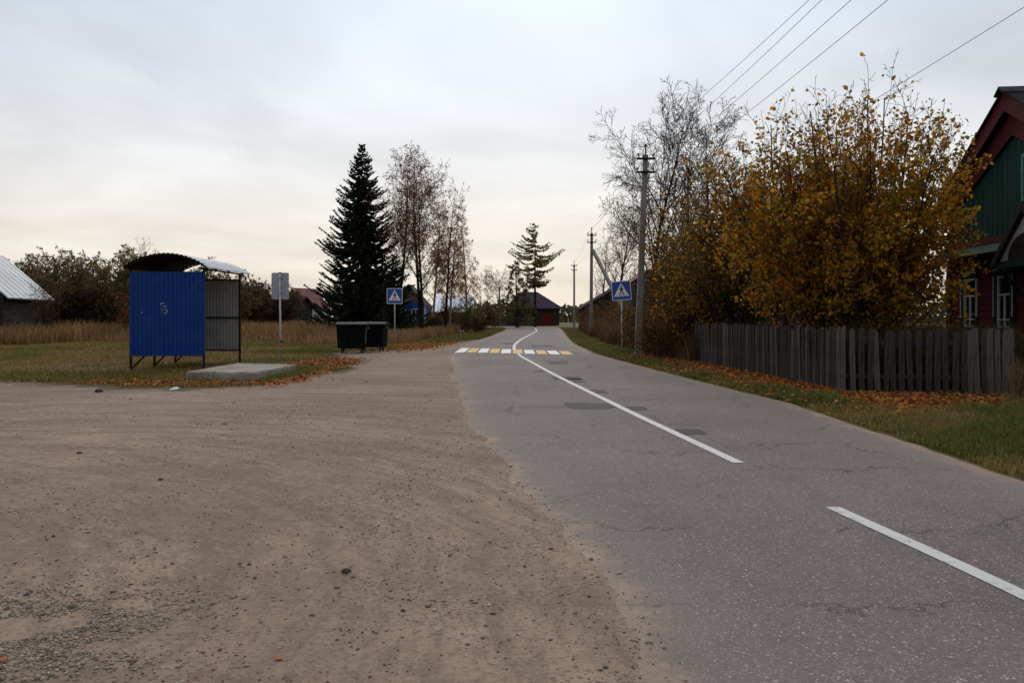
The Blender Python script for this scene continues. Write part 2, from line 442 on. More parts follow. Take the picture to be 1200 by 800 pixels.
def mat_paint(name, col, wear=.5):
    m = NT(name)
    a = m.noise(14, 6, .7); b = m.noise(60, 3, .6)
    c = m.mix(m.math('MULTIPLY', m.step(a, .52, .70), wear), col, (.16, .148, .138))
    c = m.mix(m.math('MULTIPLY', m.step(b, .5, .75), .25), c, (.2, .19, .17))
    return m.finish(m.bsdf(c, .7, 0, m.bump(b, .3, .004), .25))
def mat_patch():
    m = NT('fresh_asphalt_patch')
    a = m.noise(3, 5, .6); b = m.noise(60, 3, .6)
    c = m.mix(a, (.026, .024, .024), (.050, .045, .043)); c = m.mix(m.math('MULTIPLY', b, .3), c, (.07, .064, .06))
    return m.finish(m.bsdf(c, .85, 0, m.bump(b, .6, .01), .2))
M['ground'] = mat_ground(); M['dirt'] = mat_dirt(); M['road'] = mat_road()
M['line'] = mat_paint('white_road_paint', (.50, .485, .46), .75)
M['stripe_white'] = mat_paint('white_crossing_paint', (.62, .61, .59), .65)
M['stripe_yellow'] = mat_paint('yellow_crossing_paint', (.50, .27, .025), .65)
M['patch'] = mat_patch()

# ------------------------------------------------------------------ road, lot, ground
def smooth_curve(pts, step=.25, sig=6.0):
    pts = np.array(pts); y = np.arange(pts[0,0], pts[-1,0]+step, step)
    x = np.interp(y, pts[:,0], pts[:,1])
    w = int(sig/step); k = np.hanning(2*w+1); k /= k.sum()
    xp = np.concatenate([np.full(w, x[0]) + (x[0]-x[1])*np.arange(w,0,-1), x, np.full(w, x[-1]) + (x[-1]-x[-2])*np.arange(1,w+1)])
    return y, np.convolve(xp, k, 'valid')
LY, LX = smooth_curve([(-8,1.9),(0,1.0),(3.65,.51),(5.8,.24),(8.25,-.17),(14.3,-1.05),(22.4,-1.8),(34.8,-2.65),(45,-2.75),(52,-2.45),(71,-1.5),(108,-.3)], sig=2.4)
RY, RX = smooth_curve([(-8,4.6),(0,4.95),(8.25,5.12),(15.7,5.25),(22.4,4.6),(34.8,3.62),(48,3.62),(62.7,4.2),(85,5.3),(108,6.3)], sig=4.0)
CY, CX = smooth_curve([(-8,3.45),(0,3.2),(4.75,2.94),(6.88,2.66),(8.96,2.46),(13.07,2.02),(22,1.18),(32.7,.34),(39,.10),(44.8,.12),(52,.42),(58,.75),(72,1.7),(87,2.65),(108,3.0)], sig=2.0)
def left_edge(y): return np.interp(y, LY, LX)
def right_edge(y): return np.interp(y, RY, RX)
def centre(y): return np.interp(y, CY, CX)

ROAD_Z = .022
def road_profile(t, half):
    e = np.minimum(t, 1-t)*half*2
    return -.03 + (.034 + ROAD_Z*np.minimum(1, e/1.2)) * np.minimum(1, e/.16)
ys = [-6.0]
while ys[-1] < 108: ys.append(ys[-1] + max(.10, abs(ys[-1])*.018))
ys = np.array(ys)
L = np.stack([left_edge(ys) + (fbm(ys*1.1, ys*0, 3)-.47)*.38, ys], 1); R = np.stack([right_edge(ys) + (fbm(ys*1.1, ys*0+9, 8)-.47)*.24, ys], 1)
L = np.vstack([L, [(-1.2,111.5),(-4,114.5),(-10,117.5),(-40,122)]]); R = np.vstack([R, [(5.9,114),(4.3,119),(-2,124.5),(-40,130)]])
NT_ = np.concatenate([[0,.012,.025,.04,.07], np.linspace(.11,.89,20), [.93,.96,.975,.988,1]])
V = []; E = []
for l, r in zip(L, R):
    w = np.hypot(*(r-l)); e = np.minimum(NT_, 1-NT_)*w
    P = l[None]*(1-NT_[:,None]) + r[None]*NT_[:,None]
    V.append(np.column_stack([P, road_profile(NT_, w/2)])); E.append(e)
k = len(NT_)
V = np.concatenate(V); E = np.concatenate(E)
idx = np.arange(len(V)).reshape(-1, k)
Fq = np.stack([idx[:-1,:-1], idx[:-1,1:], idx[1:,1:], idx[1:,:-1]], -1).reshape(-1,4)
road = link('road', fast_mesh('road', V, Fq, smooth=True, attrs={'edge': E}), M['road'])
tag(road, 'worn grey asphalt road winding away past the crossing', 'road', kind='structure')
def road_z(x, y):
    l, r = left_edge(y), right_edge(y); t = (x-l)/(r-l)
    return road_profile(np.clip(t,0,1), (r-l)/2)

# centre line: two dashes of the marking, each a strip lying on the asphalt
def strip(y0, y1, w, name):
    n = max(8, int((y1-y0)/.35)); yy = np.linspace(y0, y1, n); cx = centre(yy)
    dx = np.gradient(cx, yy); nn = np.hypot(1, dx)
    V = []
    for s in (-1, 1):
        x = cx + s*w/2/nn; y = yy - s*w/2*dx/nn
        V.append(np.column_stack([x, y, road_z(x, y)+.005]))
    V = np.concatenate(V); i = np.arange(n-1)
    return link(name, fast_mesh(name, V, np.stack([i, n+i, n+i+1, i+1], 1)), M['line'], road)
strip(3.2, 6.88, .125, 'centre_line'); strip(8.96, 36.0, .125, 'centre_line'); strip(36.9, 107, .15, 'centre_line')

for i in range(10):                                    # white and yellow crossing stripes
    f = i/9.0
    x0 = -2.52 + .512*i; w = .425
    yc = 38.6 - 3.1*f; ln = 4.9 - 1.4*f
    n = 9; yy = np.linspace(yc-ln/2, yc+ln/2, n)
    V = np.concatenate([np.column_stack([np.full(n, x), yy, road_z(np.full(n, x), yy)+.010]) for x in (x0, x0+w)])
    j = np.arange(n-1)
    link('crossing_stripe', fast_mesh('crossing_stripe', V, np.stack([j, n+j, n+j+1, j+1], 1)), M['stripe_white' if i % 2 == 0 else 'stripe_yellow'], road)
rp = random.Random(4)
for (px, py, wpx, dl) in ((690,477,62,1.0),(745,480,26,.6),(700,460,22,.9),(672,447,26,1.4),(664,444,36,1.2),(654,426,26,1.6),(632,436,10,.8),(810,508,30,.55),(636,406,28,3.0),(596,403,14,2.4)):
    x, y = ground_at(px, py); w = wpx/F*y
    n = 22; pts = []
    for a in range(n):
        t = 2*math.pi*a/n; c, s = math.cos(t), math.sin(t)
        q = max(abs(c), abs(s))
        rr = rp.uniform(.80, 1.08)
        pts.append((x + w/2*c/q*rr, y + dl/2*s/q*rr))
    V = [(a, b, float(road_z(a, b))+.0035) for a, b in pts] + [(x, y, float(road_z(x, y))+.0035)]
    me = bpy.data.meshes.new('asphalt_patch'); me.from_pydata(V, [], [(i, (i+1) % n, n) for i in range(n)]); me.update()
    link('asphalt_patch', me, M['patch'], road)

# dirt lot in front of the bus shelter
LOT = [(-60,23.2),(-30,22.2),(-12.9,20.9),(-11.4,19.9),(-9.9,19.3),(-8.6,18.4),(-7.36,18.3),(-5.7,19.5),(-5.3,22.6),(-5.3,25.6),(-5.5,28.2),(-6.3,30.5),(-7.2,32.8),(-7.6,35.2),
       (-7.7,36.9),(-6.4,38.8),(-5.5,39.8),(-4.9,43),(-4.2,47.5),(-3.4,51.5),(-2.6,56),(-1.0,56)]
def lot_limit_x(y):         # left limit of the lot for rows beyond the shelter
    p = np.array([(b, a) for a, b in LOT[6:]]); return np.interp(y, p[:,0], p[:,1])
def lot_limit_y(x):         # far limit for columns left of the slab
    p = np.array(LOT[:7]); return np.interp(x, p[:,0], p[:,1])
def lot_dist(x, y):
    d1 = lot_limit_y(np.minimum(x, -7.36)) - y
    d1 = np.where(x > -7.36, 18.3 - y + 1.0*(x+7.36)*0, d1)
    d2 = x - lot_limit_x(np.maximum(y, 18.3))
    wob = (fbm(x*.55, y*.55, 21)-.47)*1.5 + (fbm(x*2.2, y*2.2, 5)-.47)*.5
    wob = wob*np.clip((y-5)/12, .2, 1)
    return np.maximum(d1*.9, np.where(y > 17.5, d2, -9)) + wob*np.where(x < -4, 1, .6)
xs = np.concatenate([np.arange(-60,-14,.8), np.arange(-14,-6,.16), np.arange(-6,3.2,.085)])
yy = [-4.0]
while yy[-1] < 57: yy.append(yy[-1] + max(.085, abs(yy[-1])*.011))
yy = np.array(yy)
GX, GY = np.meshgrid(xs, yy)
D = lot_dist(GX, GY)
inroad = GX - left_edge(GY)
rr = np.hypot(GX+7, GY-3.6) + fbm(GX*.35, GY*.35, 2)*1.1
Z = (fbm(GX*.5, GY*.5, 31)-.47)*.05 + (fbm(rr*1.6, np.arctan2(GY-3.6, GX+7)*2.2, 12)-.47)*.055 + (fbm(GX*4, GY*4, 41)-.47)*.016
# small raised crust and hollow near the lower left corner
Z += .035*np.exp(-(((GX+1.75)/.55)**2 + ((GY-3.75)/.22)**2)) + .03*np.exp(-(((GX+1.05)/.12)**2 + ((GY-5.25)/.10)**2))
Z = np.clip(Z, -.018, .06)
def lot_rim(z, x, y, q):            # sand washed over the asphalt's broken edge
    rim = .004 + (fbm(x*1.1, y*1.1, 55)-.47)*.012 + (fbm(x*6, y*6, 56)-.47)*.012 - np.clip(q-.25, 0, 1)*.12
    k = np.clip((q+.7)/.7, 0, 1); return z*(1-k) + rim*k
Z = lot_rim(Z, GX, GY, inroad)
keep = (D > -.25) & (inroad < .9)
cell = keep[:-1,:-1] & keep[1:,:-1] & keep[:-1,1:] & keep[1:,1:]
idx = np.arange(GX.size).reshape(GX.shape)
Fq = np.stack([idx[:-1,:-1], idx[:-1,1:], idx[1:,1:], idx[1:,:-1]], -1)[cell]
used, inv = np.unique(Fq, return_inverse=True)
V = np.column_stack([GX.ravel(), GY.ravel(), Z.ravel()])[used]
lot = link('dirt_lot', fast_mesh('dirt_lot', V, inv.reshape(-1,4), smooth=True, attrs={'edge': D.ravel()[used]}), M['dirt'])
tag(lot, 'bare sandy lot with tyre tracks beside the asphalt', 'dirt lot', kind='structure')
def lot_z(x, y):
    r2 = np.hypot(x+7, y-3.6) + fbm(x*.35, y*.35, 2)*1.1
    z = (fbm(x*.5, y*.5, 31)-.47)*.05 + (fbm(r2*1.6, np.arctan2(y-3.6, x+7)*2.2, 12)-.47)*.055 + (fbm(x*4, y*4, 41)-.47)*.016
    z = z + .035*np.exp(-(((x+1.75)/.55)**2 + ((y-3.75)/.22)**2)) + .03*np.exp(-(((x+1.05)/.12)**2 + ((y-5.25)/.10)**2))
    z = np.clip(z, -.018, .06)
    return lot_rim(z, x, y, x - left_edge(y))

def nonuni(lim, near, g):
    a = [0.0]
    while a[-1] < lim: a.append(a[-1] + max(near, a[-1]*g))
    a = np.array(a); return np.concatenate([-a[:0:-1], a])
gx = nonuni(900, .8, .05); gy = nonuni(1400, .8, .045)
gx, gy = np.meshgrid(gx, gy)
nearlot = (lot_dist(np.clip(gx,-60,3), np.clip(gy,-4,57)) > -1.0) & (gx > -62) & (gx < 4) & (gy < 58) & (gy > -6)
onroad = (gx > np.interp(gy, LY, LX)-1.2) & (gx < np.interp(gy, RY, RX)+1.0) & (gy < 112)
far_road = (gy > 105) & (gy < 134) & (gx < 8) & (gx > -42)
gz = np.where(onroad | far_road | nearlot, -.036, (fbm(gx*.3, gy*.3, 17)-.47)*.10 - .02)
idx = np.arange(gx.size).reshape(gx.shape)
Fq = np.stack([idx[:-1,:-1], idx[:-1,1:], idx[1:,1:], idx[1:,:-1]], -1).reshape(-1,4)
ground = link('ground', fast_mesh('ground', np.column_stack([gx.ravel(), gy.ravel(), gz.ravel()]), Fq, smooth=True), M['ground'])
tag(ground, 'grassy village ground reaching to the horizon', 'ground', kind='structure')

# ------------------------------------------------------------------ loose ground cover
nr = np.random.default_rng(11)
def blades(x, y, z, h, w, lean, cols, name):
    """grass blades: five vertices each, bent once"""
    n = len(x); a = nr.uniform(0, 2*np.pi, n); la = nr.uniform(0, 2*np.pi, n)
    ln = lean*nr.uniform(.2, 1, n)*h
    dx, dy = np.cos(a)*w/2, np.sin(a)*w/2; lx, ly = np.cos(la)*ln, np.sin(la)*ln
    P = np.empty((n,5,3))
    P[:,0] = np.column_stack([x-dx, y-dy, z-.02]); P[:,1] = np.column_stack([x+dx, y+dy, z-.02])
    P[:,2] = np.column_stack([x+dx*.8+lx*.3, y+dy*.8+ly*.3, z+h*.55]); P[:,3] = np.column_stack([x-dx*.8+lx*.3, y-dy*.8+ly*.3, z+h*.55])
    P[:,4] = np.column_stack([x+lx, y+ly, z+h*(1-.25*lean)])
    b = np.arange(n)*5
    T = np.concatenate([np.stack([b,b+1,b+2],1), np.stack([b,b+2,b+3],1), np.stack([b+3,b+2,b+4],1)])
    return fast_mesh(name, P.reshape(-1,3), T, np.repeat(cols, 5, 0))
def pal(n, choices, jit=.2, weights=None):
    c = np.array(choices); p = None if weights is None else np.array(weights)/sum(weights)
    o = c[nr.choice(len(c), n, p=p)]
    return np.clip(o*nr.uniform(1-jit, 1+jit, (n,1)), 0, 1)
STRAW = [(.325, .185, .087),(.269, .143, .065),(.213, .106, .050),(.370, .235, .118)]
GREEN = [(.112, .128, .029),(.139, .147, .034),(.172, .154, .044),(.082, .096, .023)]

# short mown grass of the field
n = 260000
Y = 19 + 46*nr.random(n)**1.25; X = -4 - 50*nr.random(n)
keep = (np.abs(X)/Y < .72) & (lot_dist(X, Y) < .12)
X, Y = X[keep], Y[keep]; n = len(X)
f = fbm(X*.25, Y*.4, 51); gmask = f + (fbm(X*1.3, Y*1.3, 77)-.47)*.5
cols = np.where((gmask > .60)[:,None], pal(n, GREEN), pal(n, [(.24,.16,.05),(.20,.15,.045),(.27,.175,.065),(.22,.11,.048)]))
h = nr.uniform(.04,.11,n)*(1+.7*(gmask > .56))
tag(link('mown_grass', blades(X, Y, np.full(n,-.02), h, .012+Y*.0005, .8, cols, 'mown_grass'), M['grass']),
    'short olive and brown grass of the field round the shelter', 'grass', kind='stuff')
# lusher tufts: round the slab and by the containers
tx, ty = [], []
for cx, cy, sx, sy, k_ in ((-7.9,20.2,.5,.06,160),(-5.95,20.6,.16,.4,700),(-5.85,22.3,.18,.9,1700),(-6.4,24.3,.5,.4,1300),(-8.3,29.6,1.2,.5,900),(-8.9,36.6,.5,.5,1800),(-9.8,36.9,1.0,.7,1500),(-12,22.6,2,.6,900),(-6.4,39.6,.8,.5,700)):
    tx.append(nr.normal(cx, sx, k_)); ty.append(nr.normal(cy, sy, k_))
tx, ty = np.concatenate(tx), np.concatenate(ty)
SLAB = [(-8.07,20.5),(-6.32,20.25),(-6.15,23.45),(-8.08,24.3)]
def in_slab(x, y, pad=0):
    return (y > 20.35-pad) & (y < 24.0+pad) & (x > -8.1-pad) & (x < -6.15+pad)
k_ = ~in_slab(tx, ty); tx, ty = tx[k_], ty[k_]
tag(link('grass_tufts', blades(tx, ty, np.full(len(tx),-.02), nr.uniform(.08,.24,len(tx)), .02, .9, pal(len(tx), GREEN+[(.09,.10,.03)]), 'grass_tufts'), M['grass']),
    'greener grass tufts along the concrete slab and the containers', 'grass', kind='stuff')
# tall dry grass behind the mown field
n = 190000
Y = 46 + 32*nr.random(n); X = -3 - 52*nr.random(n)
dens = fbm(X*.12, Y*.2, 91)
keep = (np.abs(X)/Y < .74) & (X < left_edge(Y)-2.8-.8) & (nr.random(n) < np.clip((dens-.25)*3, .25, 1)) & (Y > 49 + 9*fbm(X*.13, X*0, 8) - 6*(X > -14) - 9*(X < -27)) & ~((X < -31.2) & (Y > 51) & (Y < 61))
X, Y = X[keep], Y[keep]; n = len(X)
f = fbm(X*.2, Y*.3, 33)[:,None]
cols = np.where(f + nr.normal(0,.09,(n,1)) > .47, pal(n, STRAW), pal(n, [(.21,.105,.048),(.18,.115,.046),(.15,.12,.042),(.26,.13,.06)]))
h = nr.uniform(.6,1.75,n)*np.clip(.65+.9*(fbm(X*.25,Y*.25,3)-.3), .5, 1.2)*np.where(X > -13, .8, 1)*np.clip(.3+.14*(Y-(49 + 9*fbm(X*.13, X*0, 8) - 6*(X > -14) - 9*(X < -27))), .3, 1)
tag(link('tall_dry_grass', blades(X, Y, np.full(n,-.03), h, .022+Y*.0004, .45, cols, 'tall_dry_grass'), M['grass']),
    'tall tan dry grass in a band behind the mown field', 'grass', kind='stuff')
# right verge
def fence_x(y): return np.interp(y, [16.3,17.2,28.5,40,62], [6.95,6.93,6.33,6.2,6.6])
n = 280000
Y = 5.5 + 24*nr.random(n)**1.6; X = 3.6 + 9*nr.random(n)
d = X - right_edge(Y)
ok = (d > -.02+.2*fbm(X*2,Y*2,4)) & (X < np.where(Y > 17, fence_x(Y)+.3, 12.5)) & (X/Y < .72) & (d < 8)
X, Y, d = X[ok], Y[ok], d[ok]; n = len(X)
leafy = np.where(Y < 17.0, np.clip((Y-12.6)/2.0,0,1)*np.clip((X-5.9)/.7,0,1), np.clip((d-.55)/.7,0,1))
thin = nr.random(n) < (1-.95*leafy)
X, Y, d, leafy = X[thin], Y[thin], d[thin], leafy[thin]; n = len(X)
g = fbm(X*.9, Y*.9, 61) + nr.normal(0,.08,n)
cols = np.where((g > .45)[:,None], pal(n, GREEN), pal(n, [(.250, .180, .060),(.312, .216, .084),(.188, .150, .048)]))
h = nr.uniform(.05,.16,n)*np.clip(.5+d*.7, .5, 1.7)*(1+.6*(g > .5))*(1-.45*leafy)*(.45+1.25*fbm(X*2.6, Y*2.6, 19))
tag(link('verge_grass', blades(X, Y, np.full(n,-.02), h, .009+Y*.0005, .9, cols, 'verge_grass'), M['grass']),
    'green and straw grass on the verge between asphalt and fence', 'grass', kind='stuff')
# far verges along both sides of the road
n = 130000
Y = 27 + 85*nr.random(n)**1.5; side = nr.random(n) < .5
dd = nr.random(n)**1.3*3.4
X = np.where(side, right_edge(Y)+.15+dd, left_edge(Y)-.2-dd)
ok = side | ((Y > 47) & (lot_dist(np.clip(X,-60,3), np.clip(Y,-4,56.5)) < .1))
X, Y, dd = X[ok], Y[ok], dd[ok]; n = len(X)
cols = np.where((fbm(X*.8, Y*.4, 15)+nr.normal(0,.1,n) > .47)[:,None], pal(n, GREEN+[(.085,.10,.028)]), pal(n, [(.20,.15,.05),(.23,.155,.06),(.15,.125,.04)]))
tag(link('roadside_grass', blades(X, Y, np.full(n,-.03), nr.uniform(.06,.2,n), .012+Y*.0006, .8, cols, 'roadside_grass'), M['grass']),
    'mixed green grass edging the far stretch of the road', 'grass', kind='stuff')
# brown weeds on the right beyond the fence
n = 60000
Y = 28 + 56*nr.random(n)**1.2; X = right_edge(Y) + 1.5 + .9*fbm(Y*.5, Y*0, 3) + 3.6*nr.random(n)
ok = ~((Y < 29.5) & (X < 6.0)); X, Y = X[ok], Y[ok]; n = len(X)
cols = pal(n, [(.15,.07,.036),(.11,.056,.034),(.20,.10,.046),(.08,.045,.03),(.15,.10,.036)])
h = nr.uniform(.4,1.6,n)*np.clip((X-right_edge(Y)-.9)/1.3,.35,1)*np.clip(.5+1.2*fbm(X*.5,Y*.5,9), .5, 1.3)
me_w = blades(X, Y, np.full(n,-.03), h, .016+Y*.0003, .5, cols, 'brown_weeds')
tag(link('brown_weeds', me_w, M['grass']), 'rusty brown weeds between the road and the poles', 'weeds', kind='stuff')
n = 40000
X = 7.1 + 6*nr.random(n); Y = 17.3 + 14*nr.random(n); ok = ~((X > 12.0) & (Y < 26)) & (X > fence_x(Y)+.25); X, Y = X[ok], Y[ok]; n = len(X)
tag(link('yard_weeds', blades(X, Y, np.full(n,-.03), nr.uniform(.3,1.9,n), .03, .6, pal(n, [(.06,.045,.02),(.08,.055,.022),(.05,.05,.018),(.10,.055,.022)]), 'yard_weeds'), M['grass']), 'rough dark weeds in the yard behind the picket fence', 'weeds', kind='stuff')
# a clump of pale reeds at the right end of the fence
def clump(cx, cy, n, r, h0, h1, cols, label, name='grass_clump', lean=.45):
    x = nr.normal(0, r, n); y = nr.normal(0, r, n)
    o = link(name, blades(x, y, np.full(n,-.03), nr.uniform(h0,h1,n), .011, lean, pal(n, cols), name), M['grass'])
    o.location = (cx, cy, 0); return tag(o, label, 'grass clump', 'tall grass clumps by the fence', 'stuff')
clump(9.55, 15.4, 260, .10, .5, 1.15, [(.24,.17,.09),(.20,.14,.07),(.15,.10,.05)], 'tall pale straw clump at the right end of the picket fence')
clump(9.05, 14.1, 420, .28, .18, .5, GREEN+[(.15,.12,.05)], 'shaggy green clump in front of the straw clump by the fence', lean=.9)

def leaf_quads(P, size, cols, flat=0.0, aspect=.72):
    """leaf-like kites: n x 4 vertices, folded slightly along the midrib"""
    n = len(P); size = np.broadcast_to(size, (n,))
    u = nr.normal(0,1,(n,3)); u[:,2] *= (1-flat); u /= np.linalg.norm(u,axis=1)[:,None]
    w = nr.normal(0,1,(n,3)); w[:,2] *= (1-flat); w -= (w*u).sum(1)[:,None]*u; w /= np.linalg.norm(w,axis=1)[:,None]+1e-9
    nn = np.cross(u, w)
    s = size[:,None]; Q = np.empty((n,4,3))
    Q[:,0] = P - u*s*.5; Q[:,2] = P + u*s*.5
    Q[:,1] = P + w*s*.5*aspect + nn*s*.12; Q[:,3] = P - w*s*.5*aspect + nn*s*.12
    b = np.arange(n)*4
    return Q.reshape(-1,3), np.concatenate([np.stack([b,b+1,b+2],1), np.stack([b,b+2,b+3],1)]), np.repeat(cols, 4, 0)
def litter(name, X, Y, Z, s0, s1, cols, label):
    n = len(X); P = np.column_stack([X, Y, Z])
    v, f, c = leaf_quads(P, nr.uniform(s0,s1,n), cols, flat=.82)
    tag(link(name, fast_mesh(name, v, f, c), M['litter']), label, 'leaves', kind='stuff')
AUT = [(.391, .112, .024),(.299, .084, .022),(.460, .146, .031),(.218, .073, .024),(.483, .235, .055),(.149, .062, .024)]
n = 120000
Y = 11.5 + 22*nr.random(n)**1.3; X = 3.8 + 8*nr.random(n); d = X - right_edge(Y)
prob = np.where(Y < 17.0, np.clip((Y-12.6)/2.6,0,1)**1.5*np.clip((X-5.7)/.8,.03,1), np.clip((d-.35)/.9,.04,1))
ok = (nr.random(n) < prob) & (X < np.where(Y > 17, fence_x(Y)+.25, 11.5)) & (d > -.05) & (X/Y < .7)
X, Y = X[ok], Y[ok]
litter('fallen_leaves', X, Y, 0.01+.08*nr.random(len(X)), .05, .13, pal(len(X), AUT), 'rust orange leaves fallen along the foot of the fence')
lx, ly = [], []
for cx, cy, sx, sy, k_ in ((-7.6,19.85,1.2,.3,650),(-5.7,20.6,.25,.8,800),(-5.7,24.0,.25,1.6,1300),(-6.4,28.6,.5,1.2,1700),(-5.4,42.5,.7,2.2,3500),(-4.6,48,.7,2.5,2500),(-6.5,40.6,.9,.8,1200),(-11,20.3,2.5,.35,160)):
    lx.append(nr.normal(cx, sx, k_)); ly.append(nr.normal(cy, sy, k_))
X, Y = np.concatenate(lx), np.concatenate(ly); ok = ~in_slab(X, Y, .03) & (X < left_edge(Y)-.4); X, Y = X[ok], Y[ok]
litter('fallen_leaves', X, Y, .015+.05*nr.random(len(X)), .06, .14, pal(len(X), AUT), 'rust orange leaves strewn before the slab and by the containers')
# gravel on the lot
def stones(X, Y, Z, s, cols, name, label):
    n = len(X)
    base = np.array([(1,0,0),(-.9,.1,0),(.1,1,0),(0,-.9,.1),(0,.1,.65),(0,0,-.6)])
    T = np.array([(0,2,4),(2,1,4),(1,3,4),(3,0,4),(2,0,5),(1,2,5),(3,1,5),(0,3,5)])
    a = nr.uniform(0,2*np.pi,n); c, sn = np.cos(a), np.sin(a)
    B = base[None]*nr.uniform(.6,1.3,(n,6,1))*np.column_stack([np.ones(n), nr.uniform(.5,1,n), nr.uniform(.5,1,n)])[:,None,:]*s[:,None,None]
    P = np.stack([B[...,0]*c[:,None]-B[...,1]*sn[:,None]+X[:,None], B[...,0]*sn[:,None]+B[...,1]*c[:,None]+Y[:,None], B[...,2]+Z[:,None]], -1)
    Fc = (T[None]+ (np.arange(n)*6)[:,None,None]).reshape(-1,3)
    tag(link(name, fast_mesh(name, P.reshape(-1,3), Fc, np.repeat(cols, 6, 0)), M['stone']), label, 'gravel', kind='stuff')
GRIT = [(.174, .139, .111),(.204, .163, .127),(.102, .083, .071),(.288, .230, .177),(.180, .136, .101),(.408, .342, .271)]
n = 150000
X = -14 + 15*nr.random(n); Y = 3.2 + 22*nr.random(n)**1.7
q = X - left_edge(Y)
cl = fbm(X*.7, Y*.7, 71)*.6 + fbm(X*2.5, Y*2.5, 72)*.4
prob = np.clip((cl-.46)*5, .03, 1)*.6
prob = np.maximum(prob, np.exp(-((q+.9)/.55)**2)*np.exp(-((Y-7.6)/2.6)**2)*.95)
prob = np.maximum(prob, np.exp(-((q-.1)/.22)**2)*.8)
prob = np.where((X+2.35)**2/.9+(Y-4.2)**2/.7 < 1+1.2*(cl-.45), 0, prob)
ok = (nr.random(n) < prob) & (q < .45) & (lot_dist(X, Y) > .1) & (np.abs(X)/Y < .68)
X, Y = X[ok], Y[ok]; n = len(X)
s = np.exp(nr.normal(math.log(.0056), .5, n))
n2 = 26000; X2 = -10+11*nr.random(n2); Y2 = 3.4+14*nr.random(n2)**1.3
c2 = fbm(X2*.6, Y2*.6, 171)*.55 + fbm(X2*2.1, Y2*2.1, 172)*.45
ok = (nr.random(n2) < np.clip((c2-.36)*3.2, .04, 1)) & (X2 < left_edge(Y2)-.05) & (np.abs(X2)/Y2 < .66); X2, Y2 = X2[ok], Y2[ok]
X, Y, s = np.concatenate([X, X2]), np.concatenate([Y, Y2]), np.concatenate([s, np.exp(nr.normal(math.log(.0085), .42, len(X2)))]); n = len(X)
stones(X, Y, np.where(X > left_edge(Y), np.maximum(lot_z(X, Y), road_z(X, Y)), lot_z(X, Y))+s*.15, s, pal(n, GRIT), 'scattered_gravel', 'small grey stones scattered over the sandy lot')
n = 11000
X = nr.normal(-2.6, .46, n); Y = nr.normal(4.1, .42, n)
cl = fbm(X*3, Y*3, 7); ok = (cl > .36) & (Y > 3.3) & (X < -.9); X, Y = X[ok], Y[ok]; n = len(X)
s = np.exp(nr.normal(math.log(.0075), .42, n))
stones(X, Y, lot_z(X, Y)+s*.2, s, pal(n, [(.27,.215,.165),(.22,.175,.14),(.32,.26,.2),(.15,.125,.10),(.36,.3,.24)]), 'gravel_patch', 'dense patch of coarse grey gravel in the lower left corner')
# far woodland closing the horizon
n = 16000
ang = nr.uniform(-.95, .95, n); rad = nr.uniform(190, 260, n)
X, Y = np.sin(ang)*rad, np.cos(ang)*rad
hh = 2.2 + 5.5*fbm(ang*22, ang*0, 5)*np.where(np.abs(ang-.075) < .06, .55, 1)
P = np.column_stack([X, Y, nr.random(n)*hh])
v, f, c = leaf_quads(P, nr.uniform(.7,1.9,n), pal(n, [(.05,.038,.028),(.07,.05,.03),(.04,.042,.022),(.085,.062,.03)]))
tag(link('far_woodland', fast_mesh('far_woodland', v, f, c), M['leaf']), 'brown line of distant woodland on the horizon', 'woodland', kind='stuff')

# ------------------------------------------------------------------ bus shelter
bs = thing('bus_shelter', (-10.39, 24.9, 0), 'blue corrugated metal bus shelter with a curved roof', 'bus shelter')
def corrugated(x0, x1, z0, z1, y, thick, pitch=.13, depth=.022, m_front=0, m_back=0):
    """profiled sheet standing in the xz plane"""
    xs_ = []; x = x0; i = 0
    seq = [(0,0),(.50,0),(.58,1),(.92,1),(1,0)]
    pr = []
    while x < x1-1e-6:
        for a, b in seq[:-1]:
            if x+a*pitch <= x1: pr.append((x+a*pitch, b*depth))
        x += pitch
    pr.append((x1, 0))
    mb = MB(); n = len(pr)
    vf = [(a, y-b, z) for z in (z0, z1) for a, b in pr]; vb = [(a, y-b+thick, z) for z in (z0, z1) for a, b in pr]
    mb.add(vf, [(i, i+1, n+i+1, n+i) for i in range(n-1)], m_front)
    mb.add(vb, [(i+1, i, n+i, n+i+1) for i in range(n-1)], m_back)
    return mb
for x, y in ((-1.10,.0),(1.10,.0),(-1.10,1.65),(-1.10,3.3),(1.10,3.3)):
    MB().beam((x,y,-.08),(x,y,3.06),.06).build('post', M['primer'], bs)
corrugated(-1.13,1.13,.41,2.95,-.032,.004).build('side_panel', [M['blue_tin'], M['grey_tin']], bs)['label'] = 'blue corrugated near side wall'
corrugated(-1.06,1.06,.45,2.82,3.30,.004, pitch=.11).build('side_panel', [M['grey_tin'], M['blue_tin']], bs)['label'] = 'grey inner face of the far side wall'
bk = corrugated(.03,3.27,.41,2.90,0,.004); bk.v = [(-1.14+y_, x_, z_) for x_, y_, z_ in bk.v]
bk.build('back_panel', [M['blue_tin'], M['grey_tin']], bs)
for z in (.45,1.56,2.84): MB().beam((-1.07,3.245,z),(1.07,3.245,z),.05).build('rail', M['primer'], bs)
for z in (1.56,2.84):
    MB().beam((-1.06,.04,z),(1.06,.04,z),.045).build('rail', M['primer'], bs)
    MB().beam((-1.08,.05,z),(-1.08,3.25,z),.045).build('rail', M['primer'], bs)
for x in (-1.10,1.10): MB().beam((x,-.25,3.04),(x,3.62,3.04),.05).build('eave_beam', M['primer'], bs)
